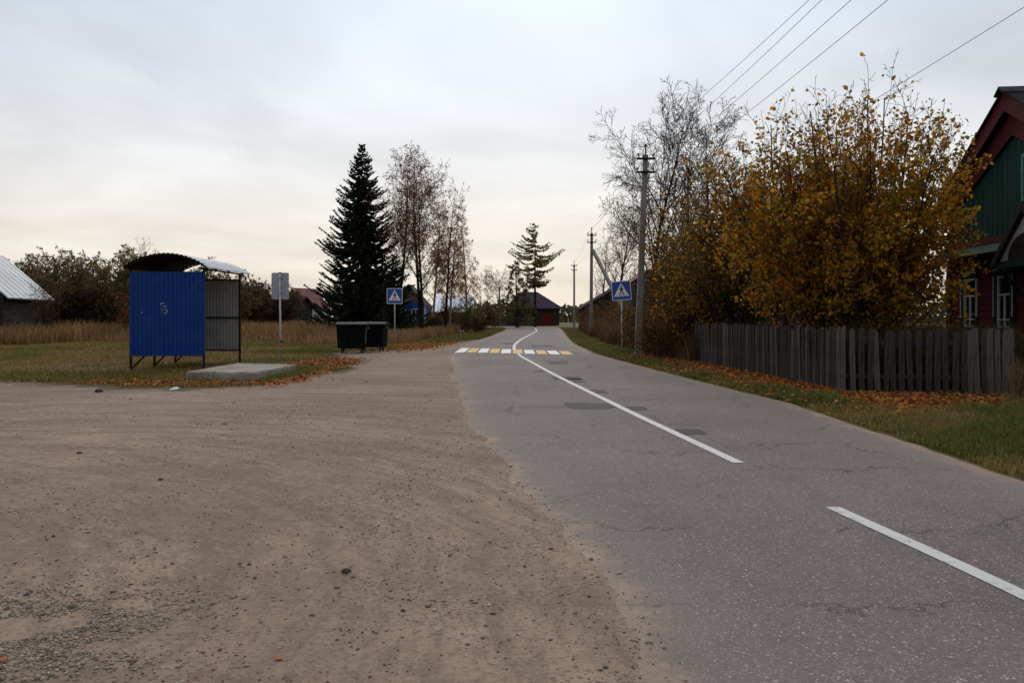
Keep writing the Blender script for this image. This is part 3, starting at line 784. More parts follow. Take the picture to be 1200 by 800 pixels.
# vaulted roof
half, rise, zc = 1.27, .42, 3.06
Rr = (half*half+rise*rise)/(2*rise); th0 = math.asin(half/Rr)
n = 80; prof = []
for i in range(n+1):
    t = -th0 + 2*th0*i/n
    rr_ = Rr + (.022 if (i//2) % 2 else 0)
    prof.append((.06 + rr_*math.sin(t), zc + rr_*math.cos(t) - (Rr-rise)))
mb = MB(); k_ = len(prof)
y0, y1 = -.30, 3.68
top = [(a, y, z) for y in (y0,y1) for a, z in prof]; bot = [(a, y, z-.012) for y in (y0,y1) for a, z in prof]
mb.add(top, [(i, i+1, k_+i+1, k_+i) for i in range(k_-1)], 0)
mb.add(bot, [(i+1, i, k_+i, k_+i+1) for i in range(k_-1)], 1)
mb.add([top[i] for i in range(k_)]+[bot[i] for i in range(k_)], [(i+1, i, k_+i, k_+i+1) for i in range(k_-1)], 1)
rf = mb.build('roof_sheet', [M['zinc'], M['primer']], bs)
for y in (-.24,1.65,3.6):
    MB().tube([(.06+(Rr-.035)*math.sin(-th0+2*th0*i/20), y, zc+(Rr-.035)*math.cos(-th0+2*th0*i/20)-(Rr-rise)) for i in range(21)], .025, 6).build('roof_rib', M['primer'], bs)
# bench on the back wall, held by slanted struts
for i in range(3): MB().box(-1.02+.14*i, -.90+.14*i, .1, 3.2, .50, .535).build('bench_slat', M['wood_brown'], bs)
for y in (.06,1.65,3.24):
    MB().beam((-1.08,y,.04),(-.64,y,.48),.045).build('strut', M['primer'], bs)
# scrubbed painted sign on the near wall
mk = MB()
for a, b, c, d in ((-.20,1.98,-.05,2.0),(-.16,1.74,-.165,1.97),(-.10,1.90,-.10,1.70),(-.10,1.90,.0,1.91),(-.06,1.82,.02,1.80),(.02,1.80,.0,1.70),(0,1.70,-.08,1.68)):
    mk.beam((a,-.061,b),(c,-.061,d),.004,.03, up=(0,0,1))
mk.build('faded_paint_mark', painted('faded_chalky_paint', (.24,.28,.38), .8, var=.3, scale=20), bs)
MB().beam((-.75,-.061,1.70),(-.735,-.061,1.74),.004,.03).build('chip', M['galv'], bs)

# concrete platform
mb = MB(); n = 10
ring = []
rs = random.Random(3)
for i in range(4):
    a, b = SLAB[i], SLAB[(i+1) % 4]
    for j in range(n):
        t = j/n; ring.append((a[0]+(b[0]-a[0])*t + rs.uniform(-.03,.03), a[1]+(b[1]-a[1])*t + rs.uniform(-.03,.03)))
m_ = len(ring); cx = sum(p[0] for p in ring)/m_; cy = sum(p[1] for p in ring)/m_
ins = lambda p, d: (p[0]+(cx-p[0])*d, p[1]+(cy-p[1])*d)
lv = [[(x,y,-.06) for x,y in ring], [(x,y,.20+rs.uniform(-.02,.012)) for x,y in ring], [(*ins(p,.02),.238+rs.uniform(-.006,.006)) for p in ring], [(*ins(p,.5),.24) for p in ring]]
vs_ = [(x-cx,y-cy,z) for l in lv for x,y,z in l]+[(0,0,.241)]
fs_ = [(l*m_+i, l*m_+(i+1)%m_, (l+1)*m_+(i+1)%m_, (l+1)*m_+i) for l in range(3) for i in range(m_)] + [(3*m_+i, 3*m_+(i+1)%m_, 4*m_) for i in range(m_)]
slab = mb.add(vs_, fs_).build('concrete_slab', M['concrete']); slab.location = (cx, cy, 0)
tag(slab, 'low weathered concrete slab lying in front of the bus shelter', 'slab')

# bus stop sign seen from behind
x, y = ground_at(328.5, 421.5)
ss = thing('bus_stop_sign', (x, y, 0), 'white bus stop sign seen from behind beside the slab', 'sign')
MB().tube([(.03,0,-.1),(.0,0,1.2),(-.02,0,3.2)], .036, 10).build('post', M['post_white'], ss, smooth=True)
rp_ = lambda w, h, r, n=5: [(sx*(w/2-r)+r*math.cos(t), sz*(h/2-r)+r*math.sin(t)) for sx, sz, t0 in ((1,1,0),(-1,1,90),(-1,-1,180),(1,-1,270)) for t in [math.radians(t0+90*i/n) for i in range(n+1)]]
MB().prism(rp_(.64,.98,.05), lambda a,b,d: (a-.02,d,2.72+b), .045, .062).build('sign_panel', M['galv'], ss)
for z in (2.45,3.0): MB().box(-.09,.05,-.042,.046,z-.02,z+.02).build('clamp', M['galv'], ss)
MB().box(-.06,.02,-.03,.03,3.195,3.225).build('post_cap', M['primer'], ss)
for z, h_ in ((.62,.09),(.50,.03),(.28,.05)): MB().tube([(.018,0,z),(.018,0,z+h_)], .0375, 10).build('bare_patch', M['primer'], ss)

# ------------------------------------------------------------------ waste containers
def container(loc, label, rz):
    t = thing('waste_container', loc, label, 'waste container', 'wheeled waste containers by the road', rz); t.scale = (.92, .95, 1.08)
    b = MB()
    lv = [(.19,.60,.46),(.24,.64,.49),(1.02,.68,.54),(1.05,.70,.56),(1.12,.71,.57)]
    vs_ = [(sx*w, sy*d, z) for z, w, d in lv for sx, sy in ((-1,-1),(1,-1),(1,1),(-1,1))]
    fs_ = [(l*4+i, l*4+(i+1)%4, l*4+4+(i+1)%4, l*4+4+i) for l in range(len(lv)-1) for i in range(4)] + [(3,2,1,0)]
    b.add(vs_, fs_); b.build('body', M['bin'], t, bevel=.03)
    for sx in (-.45,-.15,.15,.45): MB().beam((sx*.95,-.492,.28),(sx,-.54,.98),.05,.03).build('rib', M['bin'], t)
    for sx in (-1,1):
        for yy_ in (-.2,.2): MB().beam((sx*.648,yy_*.95,.28),(sx*.682,yy_,.98),.03,.05).build('rib', M['bin'], t)
        MB().tube([(sx*.70,0,1.0),(sx*.80,0,1.0)], .035, 10).build('trunnion', M['wheel_grey'], t)
    n = 12; prof = [(-.60,1.11)]+[(-.60+1.20*i/n, 1.135+.15*math.sin(math.pi*(.12+.76*i/n))**.8-.05) for i in range(n+1)]+[(.60,1.11)]
    MB().prism(prof, lambda a,b_,d: (d,a,b_+.012), -.735, .735).build('lid', M['bin_lid'], t, bevel=.015)
    for sx in (-.35,.35): MB().box(sx-.12,sx+.12,-.655,-.60,1.10,1.13).build('lid_handle', M['bin_lid'], t)
    for sx in (-1,1):
        for sy in (-1,1):
            w = MB().tube([(sx*.46-.022,sy*.33,.09),(sx*.46+.022,sy*.33,.09)], .09, 16).build('wheel', M['rubber'], t)
            MB().tube([(sx*.46-.027,sy*.33,.09),(sx*.46+.027,sy*.33,.09)], .055, 12).build('hub', M['wheel_grey'], w)
            MB().beam((sx*.46,sy*.33,.09),(sx*.46,sy*.36,.22),.10,.03).build('fork', M['wheel_grey'], t)
    MB().tube([(-.18,-.505,.93),(-.18,-.545,.93)], .045, 12).build('plug', M['rubber'], t)
    return t
def label_strip(t):
    s = MB().prism([(-.38,.42),(-.33,.42),(-.33,.98),(-.38,.98)], lambda a,b,d: (d+b*.0513,a,b), .634,.637).build('sticker', M['sign_white'], t)
    for i in range(7): MB().box((.6585+i*.0036),(.6645+i*.0036),-.372,-.338,.50+i*.07,.515+i*.07).build('mark', M['sign_black'], s)
c1 = container((-6.98,36.15,0), 'dark green wheeled waste container with a white vertical sticker, nearest the lot', math.radians(4))
label_strip(c1)
container((-6.38,37.75,0), 'dark green wheeled waste container half hidden behind the other container', math.radians(-3))

# ------------------------------------------------------------------ pedestrian crossing signs
def crossing_sign(loc, label, size, height, roll=0, yaw=0, lean=0):
    t = thing('pedestrian_crossing_sign', loc, label, 'road sign', 'pedestrian crossing signs', yaw)
    zc_ = height-size/2
    MB().tube([(0,.035,-.15),(lean*zc_*.5,.035,zc_*.5),(lean*zc_,.035,height-.06)], .032, 10).build('post', M['post_white'], t, smooth=True)
    c, s = math.cos(roll), math.sin(roll); ox = lean*zc_
    fn = lambda a,b,d: (ox+(a*c-b*s)*size, d, zc_+(a*s+b*c)*size)
    sq = lambda h, r: [(sx*(h-r)+r*math.cos(q), sz*(h-r)+r*math.sin(q)) for sx, sz, t0 in ((1,1,0),(-1,1,90),(-1,-1,180),(1,-1,270)) for q in [math.radians(t0+30*i) for i in range(4)]]
    p = MB().prism(sq(.5,.05), fn, -.008, .008).build('sign_panel', M['sign_white'], t)
    MB().prism(sq(.465,.04), fn, -.011, -.007).build('blue_field', M['sign_blue'], p)
    MB().prism([(-.40,-.30),(.40,-.30),(0,.40)], fn, -.014, -.010).build('white_triangle', M['sign_white'], p)
    fg = MB()
    fg.prism([(.008+.045*math.cos(q), .215+.05*math.sin(q)) for q in [math.pi*2*i/10 for i in range(10)]], fn, -.018, -.0135)
    for poly in ([(-.045,.155),(.05,.155),(.055,-.02),(-.035,-.02)], [(.01,-.0),(.055,-.0),(.13,-.15),(.12,-.225),(.075,-.225),(.075,-.15)],
                 [(-.035,-.0),(.012,-.02),(-.03,-.14),(-.11,-.225),(-.15,-.20),(-.075,-.12)], [(-.045,.15),(-.01,.13),(-.07,.04),(-.12,-.0),(-.14,.025),(-.095,.06)],
                 [(.05,.15),(.03,.11),(.10,.04),(.14,.03),(.15,.055),(.115,.07)]):
        fg.prism(poly, fn, -.018, -.0135)
    fg.build('walking_figure', M['sign_black'], p)
    for a in (-.27,-.135,.0,.135,.25): MB().prism([(a-.03,-.235),(a+.012,-.235),(a+.03,-.285),(a-.022,-.285)], fn, -.0165, -.0135).build('zebra_bar', M['sign_black'], p)
    for z in (-.25,.25): MB().box(ox-.05,ox+.05,.0,.07,zc_+z*size-.015,zc_+z*size+.015).build('clamp', M['wheel_grey'], t)
    return t
x, y = ground_at(462.5, 402)
crossing_sign((x, y, 0), 'square blue pedestrian crossing sign on the left beyond the waste containers', .92, 3.25)
crossing_sign((5.25, 39.4, 0), 'tilted blue pedestrian crossing sign on the right beside the tall concrete pole', .92, 3.28, roll=math.radians(4), yaw=math.radians(-14), lean=-.012)

# ------------------------------------------------------------------ utility poles and wires
def pole(loc, h, label, lean=(0,0), arms=((-.18,.72),(-.72,.72)), w=(.27,.19)):
    t = thing('utility_pole', loc, label, 'utility pole', 'concrete utility poles along the road')
    a, b = w[0]/2, w[1]/2; lx_, ly_ = lean
    mb = MB(); vs_ = []
    for z, q in ((-.3,a),(h,b)):
        f = z/h; vs_ += [(lx_*f+sx*q, ly_*f+sy*q*.85, z) for sx, sy in ((-1,-1),(1,-1),(1,1),(-1,1))]
    mb.add(vs_, [(3,2,1,0),(4,5,6,7),(0,1,5,4),(1,2,6,5),(2,3,7,6),(3,0,4,7)]); mb.build('pole', M['pole_concrete'], t, bevel=.02)
    att = []
    for dz, wid in arms:
        z = h+dz; f = z/h; ox, oy = lx_*f, ly_*f - b*.85-.05
        ar = MB().beam((ox-wid/2,oy,z),(ox+wid/2,oy,z),.07,.08).build('crossarm', M['primer'], t)
        for s in (-1,1):
            px_ = ox+s*(wid/2-.06)
            MB().tube([(px_,oy,z+.04),(px_,oy,z+.10),(px_,oy,z+.12),(px_,oy,z+.19),(px_,oy,z+.21)], [.012,.012,.045,.04,.015], 8).build('insulator', M['glazed'], ar)
            att.append((loc[0]+px_, loc[1]+oy, z+.17))
    MB().tube([(lx_,ly_,h),(lx_,ly_,h+.30)], .03, 6).build('top_pin', M['primer'], t); 
    MB().tube([(lx_,ly_,h+.30),(lx_,ly_,h+.42)], .05, 8).build('top_insulator', M['glazed'], t); att.append((loc[0]+lx_, loc[1]+ly_, h+.40))
    return t, att
p1, a1 = pole((5.02,33,0), 8.05, 'tall pale concrete pole beside the tilted crossing sign', (.32,0))
p2, a2 = pole((6.0,62.7,0), 7.9, 'concrete pole with a slanting stay leaning against it', (.05,0))
MB().beam((2.35,-9.0,-.2), (.12,-.1,6.6), .21, .19).build('stay', M['pole_concrete'], p2)['label'] = 'slanting concrete stay'
p3, a3 = pole((7.6,101,0), 7.9, 'farthest thin concrete pole right of the road end', (0,0))
p4, a4 = pole((-1.95,128,0), 6.1, 'short pale pole left of the road beneath the round bare tree', (0,0), arms=((-.15,.9),), w=(.3,.24))
def wire(p, q, sag, label, r=.006):
    p, q = Vector(p), Vector(q); n = 16
    pts = [p.lerp(q, i/n) - Vector((0,0,sag*4*(i/n)*(1-i/n))) - p for i in range(n+1)]
    o = MB().tube(pts, r, 5).build('overhead_wire', M['wire'], smooth=True); o.location = p
    tag(o, label, 'wire', 'overhead wires of the pole line')
nearp = [(7.15,-6,8.55),(6.65,-6,8.45),(7.1,-6,8.35),(7.5,-6,8.15)]
lab = ['uppermost overhead wire running from the tall pole to the upper right', 'overhead wire close beneath the uppermost wire at the top edge', 'third overhead wire from the left at the top edge', 'fourth overhead wire from the left at the top edge']
for p, q, l in zip((a1[4], a1[1], a1[3], (5.4,32.9,6.75)), nearp, lab): wire(p, q, .42, l)
wire((5.32,32.9,4.75), (13.4,-6,10.3), .25, 'lone overhead cable at far right passing over the yellow tree')
for i, w_ in ((0,'left thin wire'),(1,'right thin wire'),(4,'topmost thin wire')): wire(a1[i], a2[i], .45, w_+' slung between the tall pole and the stayed pole', .0045)
for i, w_ in ((0,'left thin wire'),(1,'right thin wire'),(4,'topmost thin wire')): wire(a2[i], a3[i], .5, w_+' slung between the stayed pole and the farthest pole', .0045)

# ------------------------------------------------------------------ picket fence
rf_ = random.Random(8)
def picket_mesh(w, h, seed, top):
    r = random.Random(seed); t = .011
    pts = [(-w/2,0),(w/2,0),(w/2+r.uniform(-.004,.004),h*r.uniform(.96,.99)),(0 if top == 'point' else w*.2,h),( -w/2+r.uniform(-.004,.004),h*r.uniform(.95,.99))]
    return MB().prism(pts, lambda a,b,d: (a,d,b), -t, t).mesh('picket')
PK = {}
for mname in ('fence','fence_grey'):
    PK[mname] = []
    for i in range(6):
        me = picket_mesh(.095+.008*(i % 3), 1.37+.02*(i % 4), i, 'flat' if i % 2 else 'point'); me.materials.append(M[mname]); PK[mname].append(me)
def fence(a, b, label, pitch, rz_extra=0, grey=None, gaps=None):
    a, b = Vector((*a,0)), Vector((*b,0)); L_ = (b-a).length; ang = math.atan2(b.y-a.y, b.x-a.x)
    t = thing('picket_fence', a, label, 'fence', 'picket fences in front of the red house', ang)
    n = int(L_/pitch); x = .05
    i = 0
    while x < L_-.03:
        m_ = 'fence_grey' if (grey and grey(x)) else 'fence'
        o = link('picket', rf_.choice(PK[m_]), None, t)
        o.location = (x, rf_.uniform(-.006,.006), -.03+rf_.uniform(-.05,.045)); o.rotation_euler = (rf_.gauss(0,.012), rf_.gauss(0,.02), rf_.gauss(0,.03))
        x += (gaps(x) if gaps else pitch)*rf_.uniform(.93,1.09); i += 1
    s = 1
    for z in (.38,1.08): MB().beam((0,.05*s,z),(L_,.05*s,z+rf_.uniform(-.02,.02)),.05,.08).build('rail', M['fence'], t)
    k = max(1, round(L_/2.6))
    for i in range(k+1):
        px_ = min(max(.06, L_*i/k), L_-.06)
        MB().tube([(px_,.13,-.2),(px_,.13,1.36)], .055, 8).build('post', M['fence'], t)
    return t
fence((6.33,28.5), (6.93,17.15), 'long dark picket fence running beside the road with tight boards', .113, grey=lambda x: x > 10.9 or rf_.random() < .25)
fence((6.99,17.05), (9.85,16.15), 'short picket fence across the front of the red house, boards gapped', .15, grey=lambda x: x < .15 or rf_.random() < .3, gaps=lambda x: .155 if x < 2.0 else .12)

# ------------------------------------------------------------------ red and green house on the right
RH = thing('wooden_house', (12.9,21.2,0), 'dark red and green wooden house with white window frames at the right edge', 'house', None, -math.atan2(.1,1))
Wd, Dp, ZE, ZA = 4.0, 7.5, 5.02, 7.30     # half width, depth, wall height at the eave, apex
slope = (ZA-ZE)/Wd
# red horizontal boards round the two window openings
wins = [(2.5,.36,1.30,2.68),(.5,.36,1.30,2.68),(-1.5,.36,1.30,2.68)]      # centre y, half width, sill, head
z = .42; bh = .19
while z < 3.22:
    z1 = min(z+bh, 3.24)
    spans = [(-Wd, Wd)]
    for c_, hw, s0, s1 in wins:
        if z1 > s0+.02 and z < s1-.02:
            new = []
            for a, b in spans:
                if c_-hw > a and c_+hw < b: new += [(a, c_-hw), (c_+hw, b)]
                else: new.append((a, b))
            spans = new
    for a, b in spans:
        MB().add([(-.028,a,z),(-.028,b,z),(-.012,b,z1-.004),(-.012,a,z1-.004),(.05,a,z),(.05,b,z),(.05,b,z1-.004),(.05,a,z1-.004)], [(0,3,2,1),(4,5,6,7),(0,1,5,4),(3,7,6,2),(1,2,6,5),(0,4,7,3)]).build('wall_board', M['red_wood'], RH)
    z = z1
core = MB(); core.box(.45,Dp,-Wd+.03,Wd-.03,.2,3.3); core.box(.02,.45,-Wd+.02,Wd-.02,0,.40)
core.box(.05,.45,Wd-.30,Wd-.02,.4,3.3); core.box(.05,.45,-Wd+.02,-Wd+.3,.4,3.3)
core.prism([(-Wd+.03,3.30),(Wd-.03,3.30),(Wd-.03,ZE-.02),(0,ZA-.02),(-Wd+.03,ZE-.02)], lambda a,b,d: (d,a,b), .06, Dp)
core.build('wall', M['wood_dark'], RH)
MB().box(-.05,.46,-Wd-.02,Wd+.02,.02,.40).build('plinth', M['fence_grey'], RH)
# gable of upright green boards
y_ = -Wd+.02
while y_ < Wd-.05:
    y2 = min(y_+.14, Wd-.02); top_ = lambda q: ZA - abs(q)*slope - .05
    for aw in (True,):
        if abs((y_+y2)/2+.84) < .36:           # attic window opening
            for q0, q1 in ((3.62,4.55),(5.62,None)):
                za, zb = (q1, q1) if q1 else (top_(y_), top_(y2))
                if za > q0: MB().prism([(y_,q0),(y2-.006,q0),(y2-.006,zb),(y_,za)], lambda a,b,d: (d,a,b), .0, .045).build('gable_board', M['green_wood'], RH)
        else:
            MB().prism([(y_,3.62),(y2-.006,3.62),(y2-.006,top_(y2)),(y_,top_(y_))], lambda a,b,d: (d,a,b), .0+.006*((int(y_*50)) % 2), .045).build('gable_board', M['green_wood'], RH)
    y_ += .14
A_ = -.56; fr = MB(); fr.box(-.05,.03,A_-.70,A_-.60,4.5,5.68); fr.box(-.05,.03,A_+.04,A_+.14,4.5,5.68); fr.box(-.06,.03,A_-.60,A_+.04,5.58,5.68); fr.box(-.07,.03,A_-.60,A_+.04,4.5,4.6); fr.box(-.03,.02,A_-.31,A_-.25,4.6,5.58); fr.box(-.03,.02,A_-.60,A_-.31,5.05,5.1); fr.box(-.03,.02,A_-.25,A_+.04,5.05,5.1)
aw_ = fr.build('attic_window', M['teal'], RH)
MB().box(.02,.03,A_-.60,A_+.04,4.6,5.58).build('pane', M['glass'], aw_); MB().box(.044,.055,A_-.60,A_+.04,4.6,5.58).build('curtain', M['curtain'], aw_)
# bargeboards, roof
ov = .55
for s in (1,-1):
    q = lambda y: ZA - y*slope
    MB().prism([(0,ZA+.06),(s*(Wd+ov),q(Wd+ov)+.06),(s*(Wd+ov),q(Wd+ov)-.30),(0,ZA-.42)], lambda a,b,d: (d,a,b), -.26,-.22).build('bargeboard', M['red_wood'], RH)
    MB().prism([(0,ZA-.43),(s*(Wd+.02),q(Wd+.02)-.40),(s*(Wd+.02),q(Wd+.02)-.58),(0,ZA-1.05)], lambda a,b,d: (d,a,b), -.08,-.012).build('gable_trim', M['red_wood'], RH)
    rfm = MB().prism([(0,ZA+.07),(s*(Wd+ov+.1),q(Wd+ov+.1)+.07),(s*(Wd+ov+.1),q(Wd+ov+.1)+.10),(0,ZA+.13)], lambda a,b,d: (d,a,b), -.32, Dp+.4).build('roof_slope', M['roof_dark'], RH)
    MB().prism([(s*.02,ZA-.0),(s*(Wd+ov),q(Wd+ov)+.0),(s*(Wd+ov),q(Wd+ov)+.055),(s*.02,ZA+.055)], lambda a,b,d: (d,a,b), -.21, .05).build('soffit', M['red_wood'], RH)
MB().prism([(-.26,ZA+.02),(-.24,ZA-.02),(0,ZA+.165),(.24,ZA-.02),(.26,ZA+.02),(0,ZA+.21)], lambda a,b,d: (d,a,b), -.40, Dp+.4).build('ridge_cap', M['wood_grey'], RH)
# cornice between storeys: red band, green tin ledge, dark soffit
MB().box(-.10,-.03,-Wd-.05,Wd+.05,3.56,3.74).build('cornice_band', M['red_wood'], RH)
MB().prism([(-.10,3.55),(-.55,3.28),(-.55,3.25),(-.10,3.50)], lambda a,b,d: (a,d,b), -Wd-.1, Wd+.1).build('tin_ledge', M['green_tin'], RH)
MB().box(-.50,-.032,-Wd-.05,Wd+.05,3.20,3.245).build('ledge_soffit', M['wood_dark'], RH)
MB().box(-.045,-.03,-Wd,Wd,2.98,3.18).build('frieze_board', M['red_wood'], RH)
for c_ in (Wd-.09, .02, -Wd+.09):
    MB().box(-.06,-.03,c_-.14,c_+.09,.42,2.97).build('pilaster', M['green_wood'], RH)
for k_, (c_, hw, s0, s1) in enumerate(wins):
    t = MB(); ww = .055
    t.box(-.035,.06,c_-hw,c_-hw+ww,s0,s1); t.box(-.035,.06,c_+hw-ww,c_+hw,s0,s1)
    t.box(-.035,.06,c_-hw+ww,c_+hw-ww,s1-ww,s1); t.box(-.035,.06,c_-hw+ww,c_+hw-ww,s0,s0+ww)
    t.box(-.03,.05,c_-hw+ww,c_+hw-ww,s0+.86,s0+.905); t.box(-.028,.05,c_-.022,c_+.022,s0+ww,s0+.86)
    t.box(-.028,.05,c_-hw+ww,c_-.022,s0+.20,s0+.235); t.box(-.028,.05,c_+.022,c_+hw-ww,s0+.20,s0+.235)
    wn_ = t.build('window', M['white_wood'], RH)
    MB().box(.012,.018,c_-hw+.05,c_+hw-.05,s0+.05,s1-.05).build('pane', M['glass'], wn_)
    for s in (-1,1): MB().box(.10,.11,c_+s*.20-.13,c_+s*.20+.13,s0+.02,s1-.02).build('curtain', M['curtain'], wn_)
    MB().box(.24,.25,c_-hw-.1,c_+hw+.1,s0-.1,s1+.1).build('room_backing', M['wood_dark'], wn_)
    for s in (-1,1):
        MB().box(-.062,-.030,*sorted((c_+s*(hw+.005), c_+s*(hw+.12))),s0-.06,s1+.02).build('side_casing', M['green_wood'], wn_)
        MB().box(-.072,-.032,*sorted((c_+s*(hw+.121), c_+s*(hw+.155))),s0+.30,s1+.0).build('casing_edge', M['white_wood'], wn_)
        MB().prism([(c_+s*(hw+.10),s0+.30),(c_+s*(hw+.17),s0+.30),(c_+s*(hw+.23),s0-.05),(c_+s*(hw+.16),s0-.10),(c_+s*(hw+.10),s0-.06)], lambda a,b,d: (d,a,b), -.078,-.032).build('carved_foot', M['green_wood'], wn_)
        MB().box(-.085,-.078,*sorted((c_+s*(hw+.15), c_+s*(hw+.20))),s0-.06,s0-.03).build('carved_trim', M['white_wood'], wn_)
    MB().box(-.085,-.030,c_-hw-.17,c_+hw+.17,s1+.03,s1+.22).build('head_casing', M['green_wood'], wn_)
    MB().box(-.115,-.032,c_-hw-.22,c_+hw+.22,s1+.222,s1+.255).build('head_cornice', M['wood_dark'], wn_)
    MB().box(-.095,-.0855,c_-hw-.04,c_+hw+.04,s1+.15,s1+.185).build('carved_trim', M['white_wood'], wn_)
    for s in (-1,1): MB().box(-.095,-.0855,*sorted((c_+s*(hw+.09), c_+s*(hw+.16))),s1+.13,s1+.17).build('carved_trim', M['white_wood'], wn_)
    MB().box(-.12,-.031,c_-hw-.10,c_+hw+.10,s0-.10,s0-.062).build('sill', M['green_wood'], wn_)
# small pediment over the entry side
pc, ph = -1.75, 1.3
MB().prism([(pc-ph,2.98),(pc+ph,2.98),(pc,4.08)], lambda a,b,d: (d,a,b), -.58,-.552).build('pediment', M['white_wood'], RH)
MB().prism([(pc+.85*math.cos(q), 2.985+.62*math.sin(q)) for q in [math.pi*i/12 for i in range(13)]], lambda a,b,d: (d,a,b), -.592,-.582).build('pediment_arch', M['wood_dark'], RH)
for s in (-1,1): MB().beam((-.62,pc+s*(ph+.22),2.86),(-.62,pc,4.22),.14,.15,up=(1,0,0)).build('pediment_rafter', M['wood_dark'], RH)
MB().box(-.66,-.04,pc-ph-.15,pc+ph+.15,2.80,2.965).build('pediment_beam', M['green_wood'], RH)
for s in (-1,1): MB().beam((-.60,pc+s*(ph-.02),2.80),(-.06,pc+s*(ph-.02),2.2),.07).build('bracket', M['green_wood'], RH)

# ------------------------------------------------------------------ other houses
def gable_house(name, loc, rz, hw, dp, ze, za, wall, roofm, label, ov=.4, gable=None, extras=None, boards=True):
    """gable end faces local -y; ridge runs along +y"""
    t = thing(name, loc, label, 'house' if 'house' in name else 'shed', None, rz)
    MB().box(-hw,hw,0,dp,-.1,ze).build('wall', wall, t)
    MB().prism([(-hw,ze+.001),(hw,ze+.001),(0,za)], lambda a,b,d: (a,d,b), .0, dp).build('gable', gable or wall, t)
    sl = (za-ze)/hw
    for s in (-1,1):
        MB().prism([(0,za+.02),(s*(hw+ov),ze-ov*sl+.02),(s*(hw+ov),ze-ov*sl+.10),(0,za+.11)], lambda a,b,d: (a,d,b), -ov, dp+ov).build('roof_slope', roofm, t)
    return t
def add_window(t, x, z, w, h, frame, y=-.03, side=None):
    m_ = MB(); f = .08
    m_.box(x-w/2-f,x+w/2+f,y,y+.03,z-f,z); m_.box(x-w/2-f,x+w/2+f,y,y+.03,z+h,z+h+f); m_.box(x-w/2-f,x-w/2,y,y+.03,z,z+h); m_.box(x+w/2,x+w/2+f,y,y+.03,z,z+h); m_.box(x-.03,x+.03,y,y+.03,z,z+h)
    o = m_.build('window', frame, t)
    MB().box(x-w/2,x-.03,y+.012,y+.02,z,z+h).build('pane', M['sign_black'], o); MB().box(x+.03,x+w/2,y+.012,y+.02,z,z+h).build('pane', M['sign_black'], o)
# far left house, grey metal roof
GREYROOF = painted('grey_metal_roof', (.19,.215,.24), .5, .3, var=.12, scale=.8, dirt=(.2,.2,.2), dirt_amt=.4, stretch=(1,.3,1))
lh = gable_house('wooden_house', (-35.1,51.6,0), math.atan2(.21,.98), 3.0, 8.2, 3.05, 5.85, M['wood_dark'], GREYROOF, 'low house with a grey metal roof at the left edge', gable=M['wood_brown'])
for i in range(9): MB().prism([(.1,5.84),(3.35,2.82),(3.35,2.85),(.1,5.88)], lambda a,b,d: (a,d,b), -.3+i*1.03, -.26+i*1.03).build('roof_seam', GREYROOF, lh)
# dark barn and the small house with green gable behind it
bn = gable_house('barn', (-27.0,96,0), math.radians(90)-.15, 2.6, 5.6, 2.6, 3.75, M['wood_dark'], M['roof_dark'], 'long dark weathered barn behind the bus stop sign')
bn.location = (-24.2,96,0); bn['category'] = 'barn'
MB().box(1.1,2.3,-.04,-.02,0,1.9).build('door', M['sign_black'], bn)
gh = gable_house('green_gabled_house', (-27.9,106,0), -.4, 1.9, 4.2, 2.9, 5.1, M['pale_wall'], M['roof_red'], 'small house with red roof and green gable behind the dark barn', gable=painted('sea_green_gable', (.10,.22,.15), .8), ov=.3)
add_window(gh, 0, 1.1, .8, 1.1, M['white_wood'])
for s in (-1,1): MB().beam((s*2.3,-.32,2.63),(0,-.32,5.15),.05,.18,up=(0,1,0)).build('bargeboard', M['white_wood'], gh)
# blue cottage left of the road
bl = gable_house('blue_cottage_house', (-11.0,88,0), .0, 1.75, 3.6, 3.0, 4.9, M['blue_wood'], M['roof_dark'], 'blue cottage with white bargeboards half hidden behind the spruce', ov=.35, gable=painted('weathered_pink_gable', (.16,.10,.085), .9))
for s in (-1,1): MB().beam((s*2.15,-.38,2.58),(0,-.38,4.98),.05,.20,up=(0,1,0)).build('bargeboard', M['white_wood'], bl)
add_window(bl, -.75, 1.2, .7, 1.1, M['white_wood']); add_window(bl, .75, 1.2, .7, 1.1, M['white_wood'])
for s in (-1,1): MB().box(s*1.75-.1,s*1.75+.1,-.06,-.005,0,3.0).build('corner_board', M['white_wood'], bl)
# shed with a big pale sheet roof
ws = thing('shed', (-7.05,98,0), 'shed with a wide pale metal roof next to the blue cottage', 'shed')
MB().box(-2.3,2.3,0,4.5,-.1,2.05).build('wall', M['wood_grey'], ws)
for i in range(5):
    MB().prism([(-.35,2.02+.0),(3.2,4.05),(3.2,4.09),(-.35,2.06)], lambda a,b,d: (d,a,b), -2.45+.985*i, -2.45+.985*i+.965).build('roof_sheet', M['zinc_white'], ws)
MB().prism([(3.2,4.05),(3.2,4.0),(5.0,2.2),(5.0,2.25)], lambda a,b,d: (d,a,b), -2.45, 2.45).build('roof_slope', M['zinc_white'], ws)
MB().prism([(0,2.05),(4.5,2.05),(4.5,2.65),(3.2,3.95),(0,2.10)], lambda a,b,d: (d,a,b), -2.28, 2.28).build('gable', M['wood_grey'], ws)
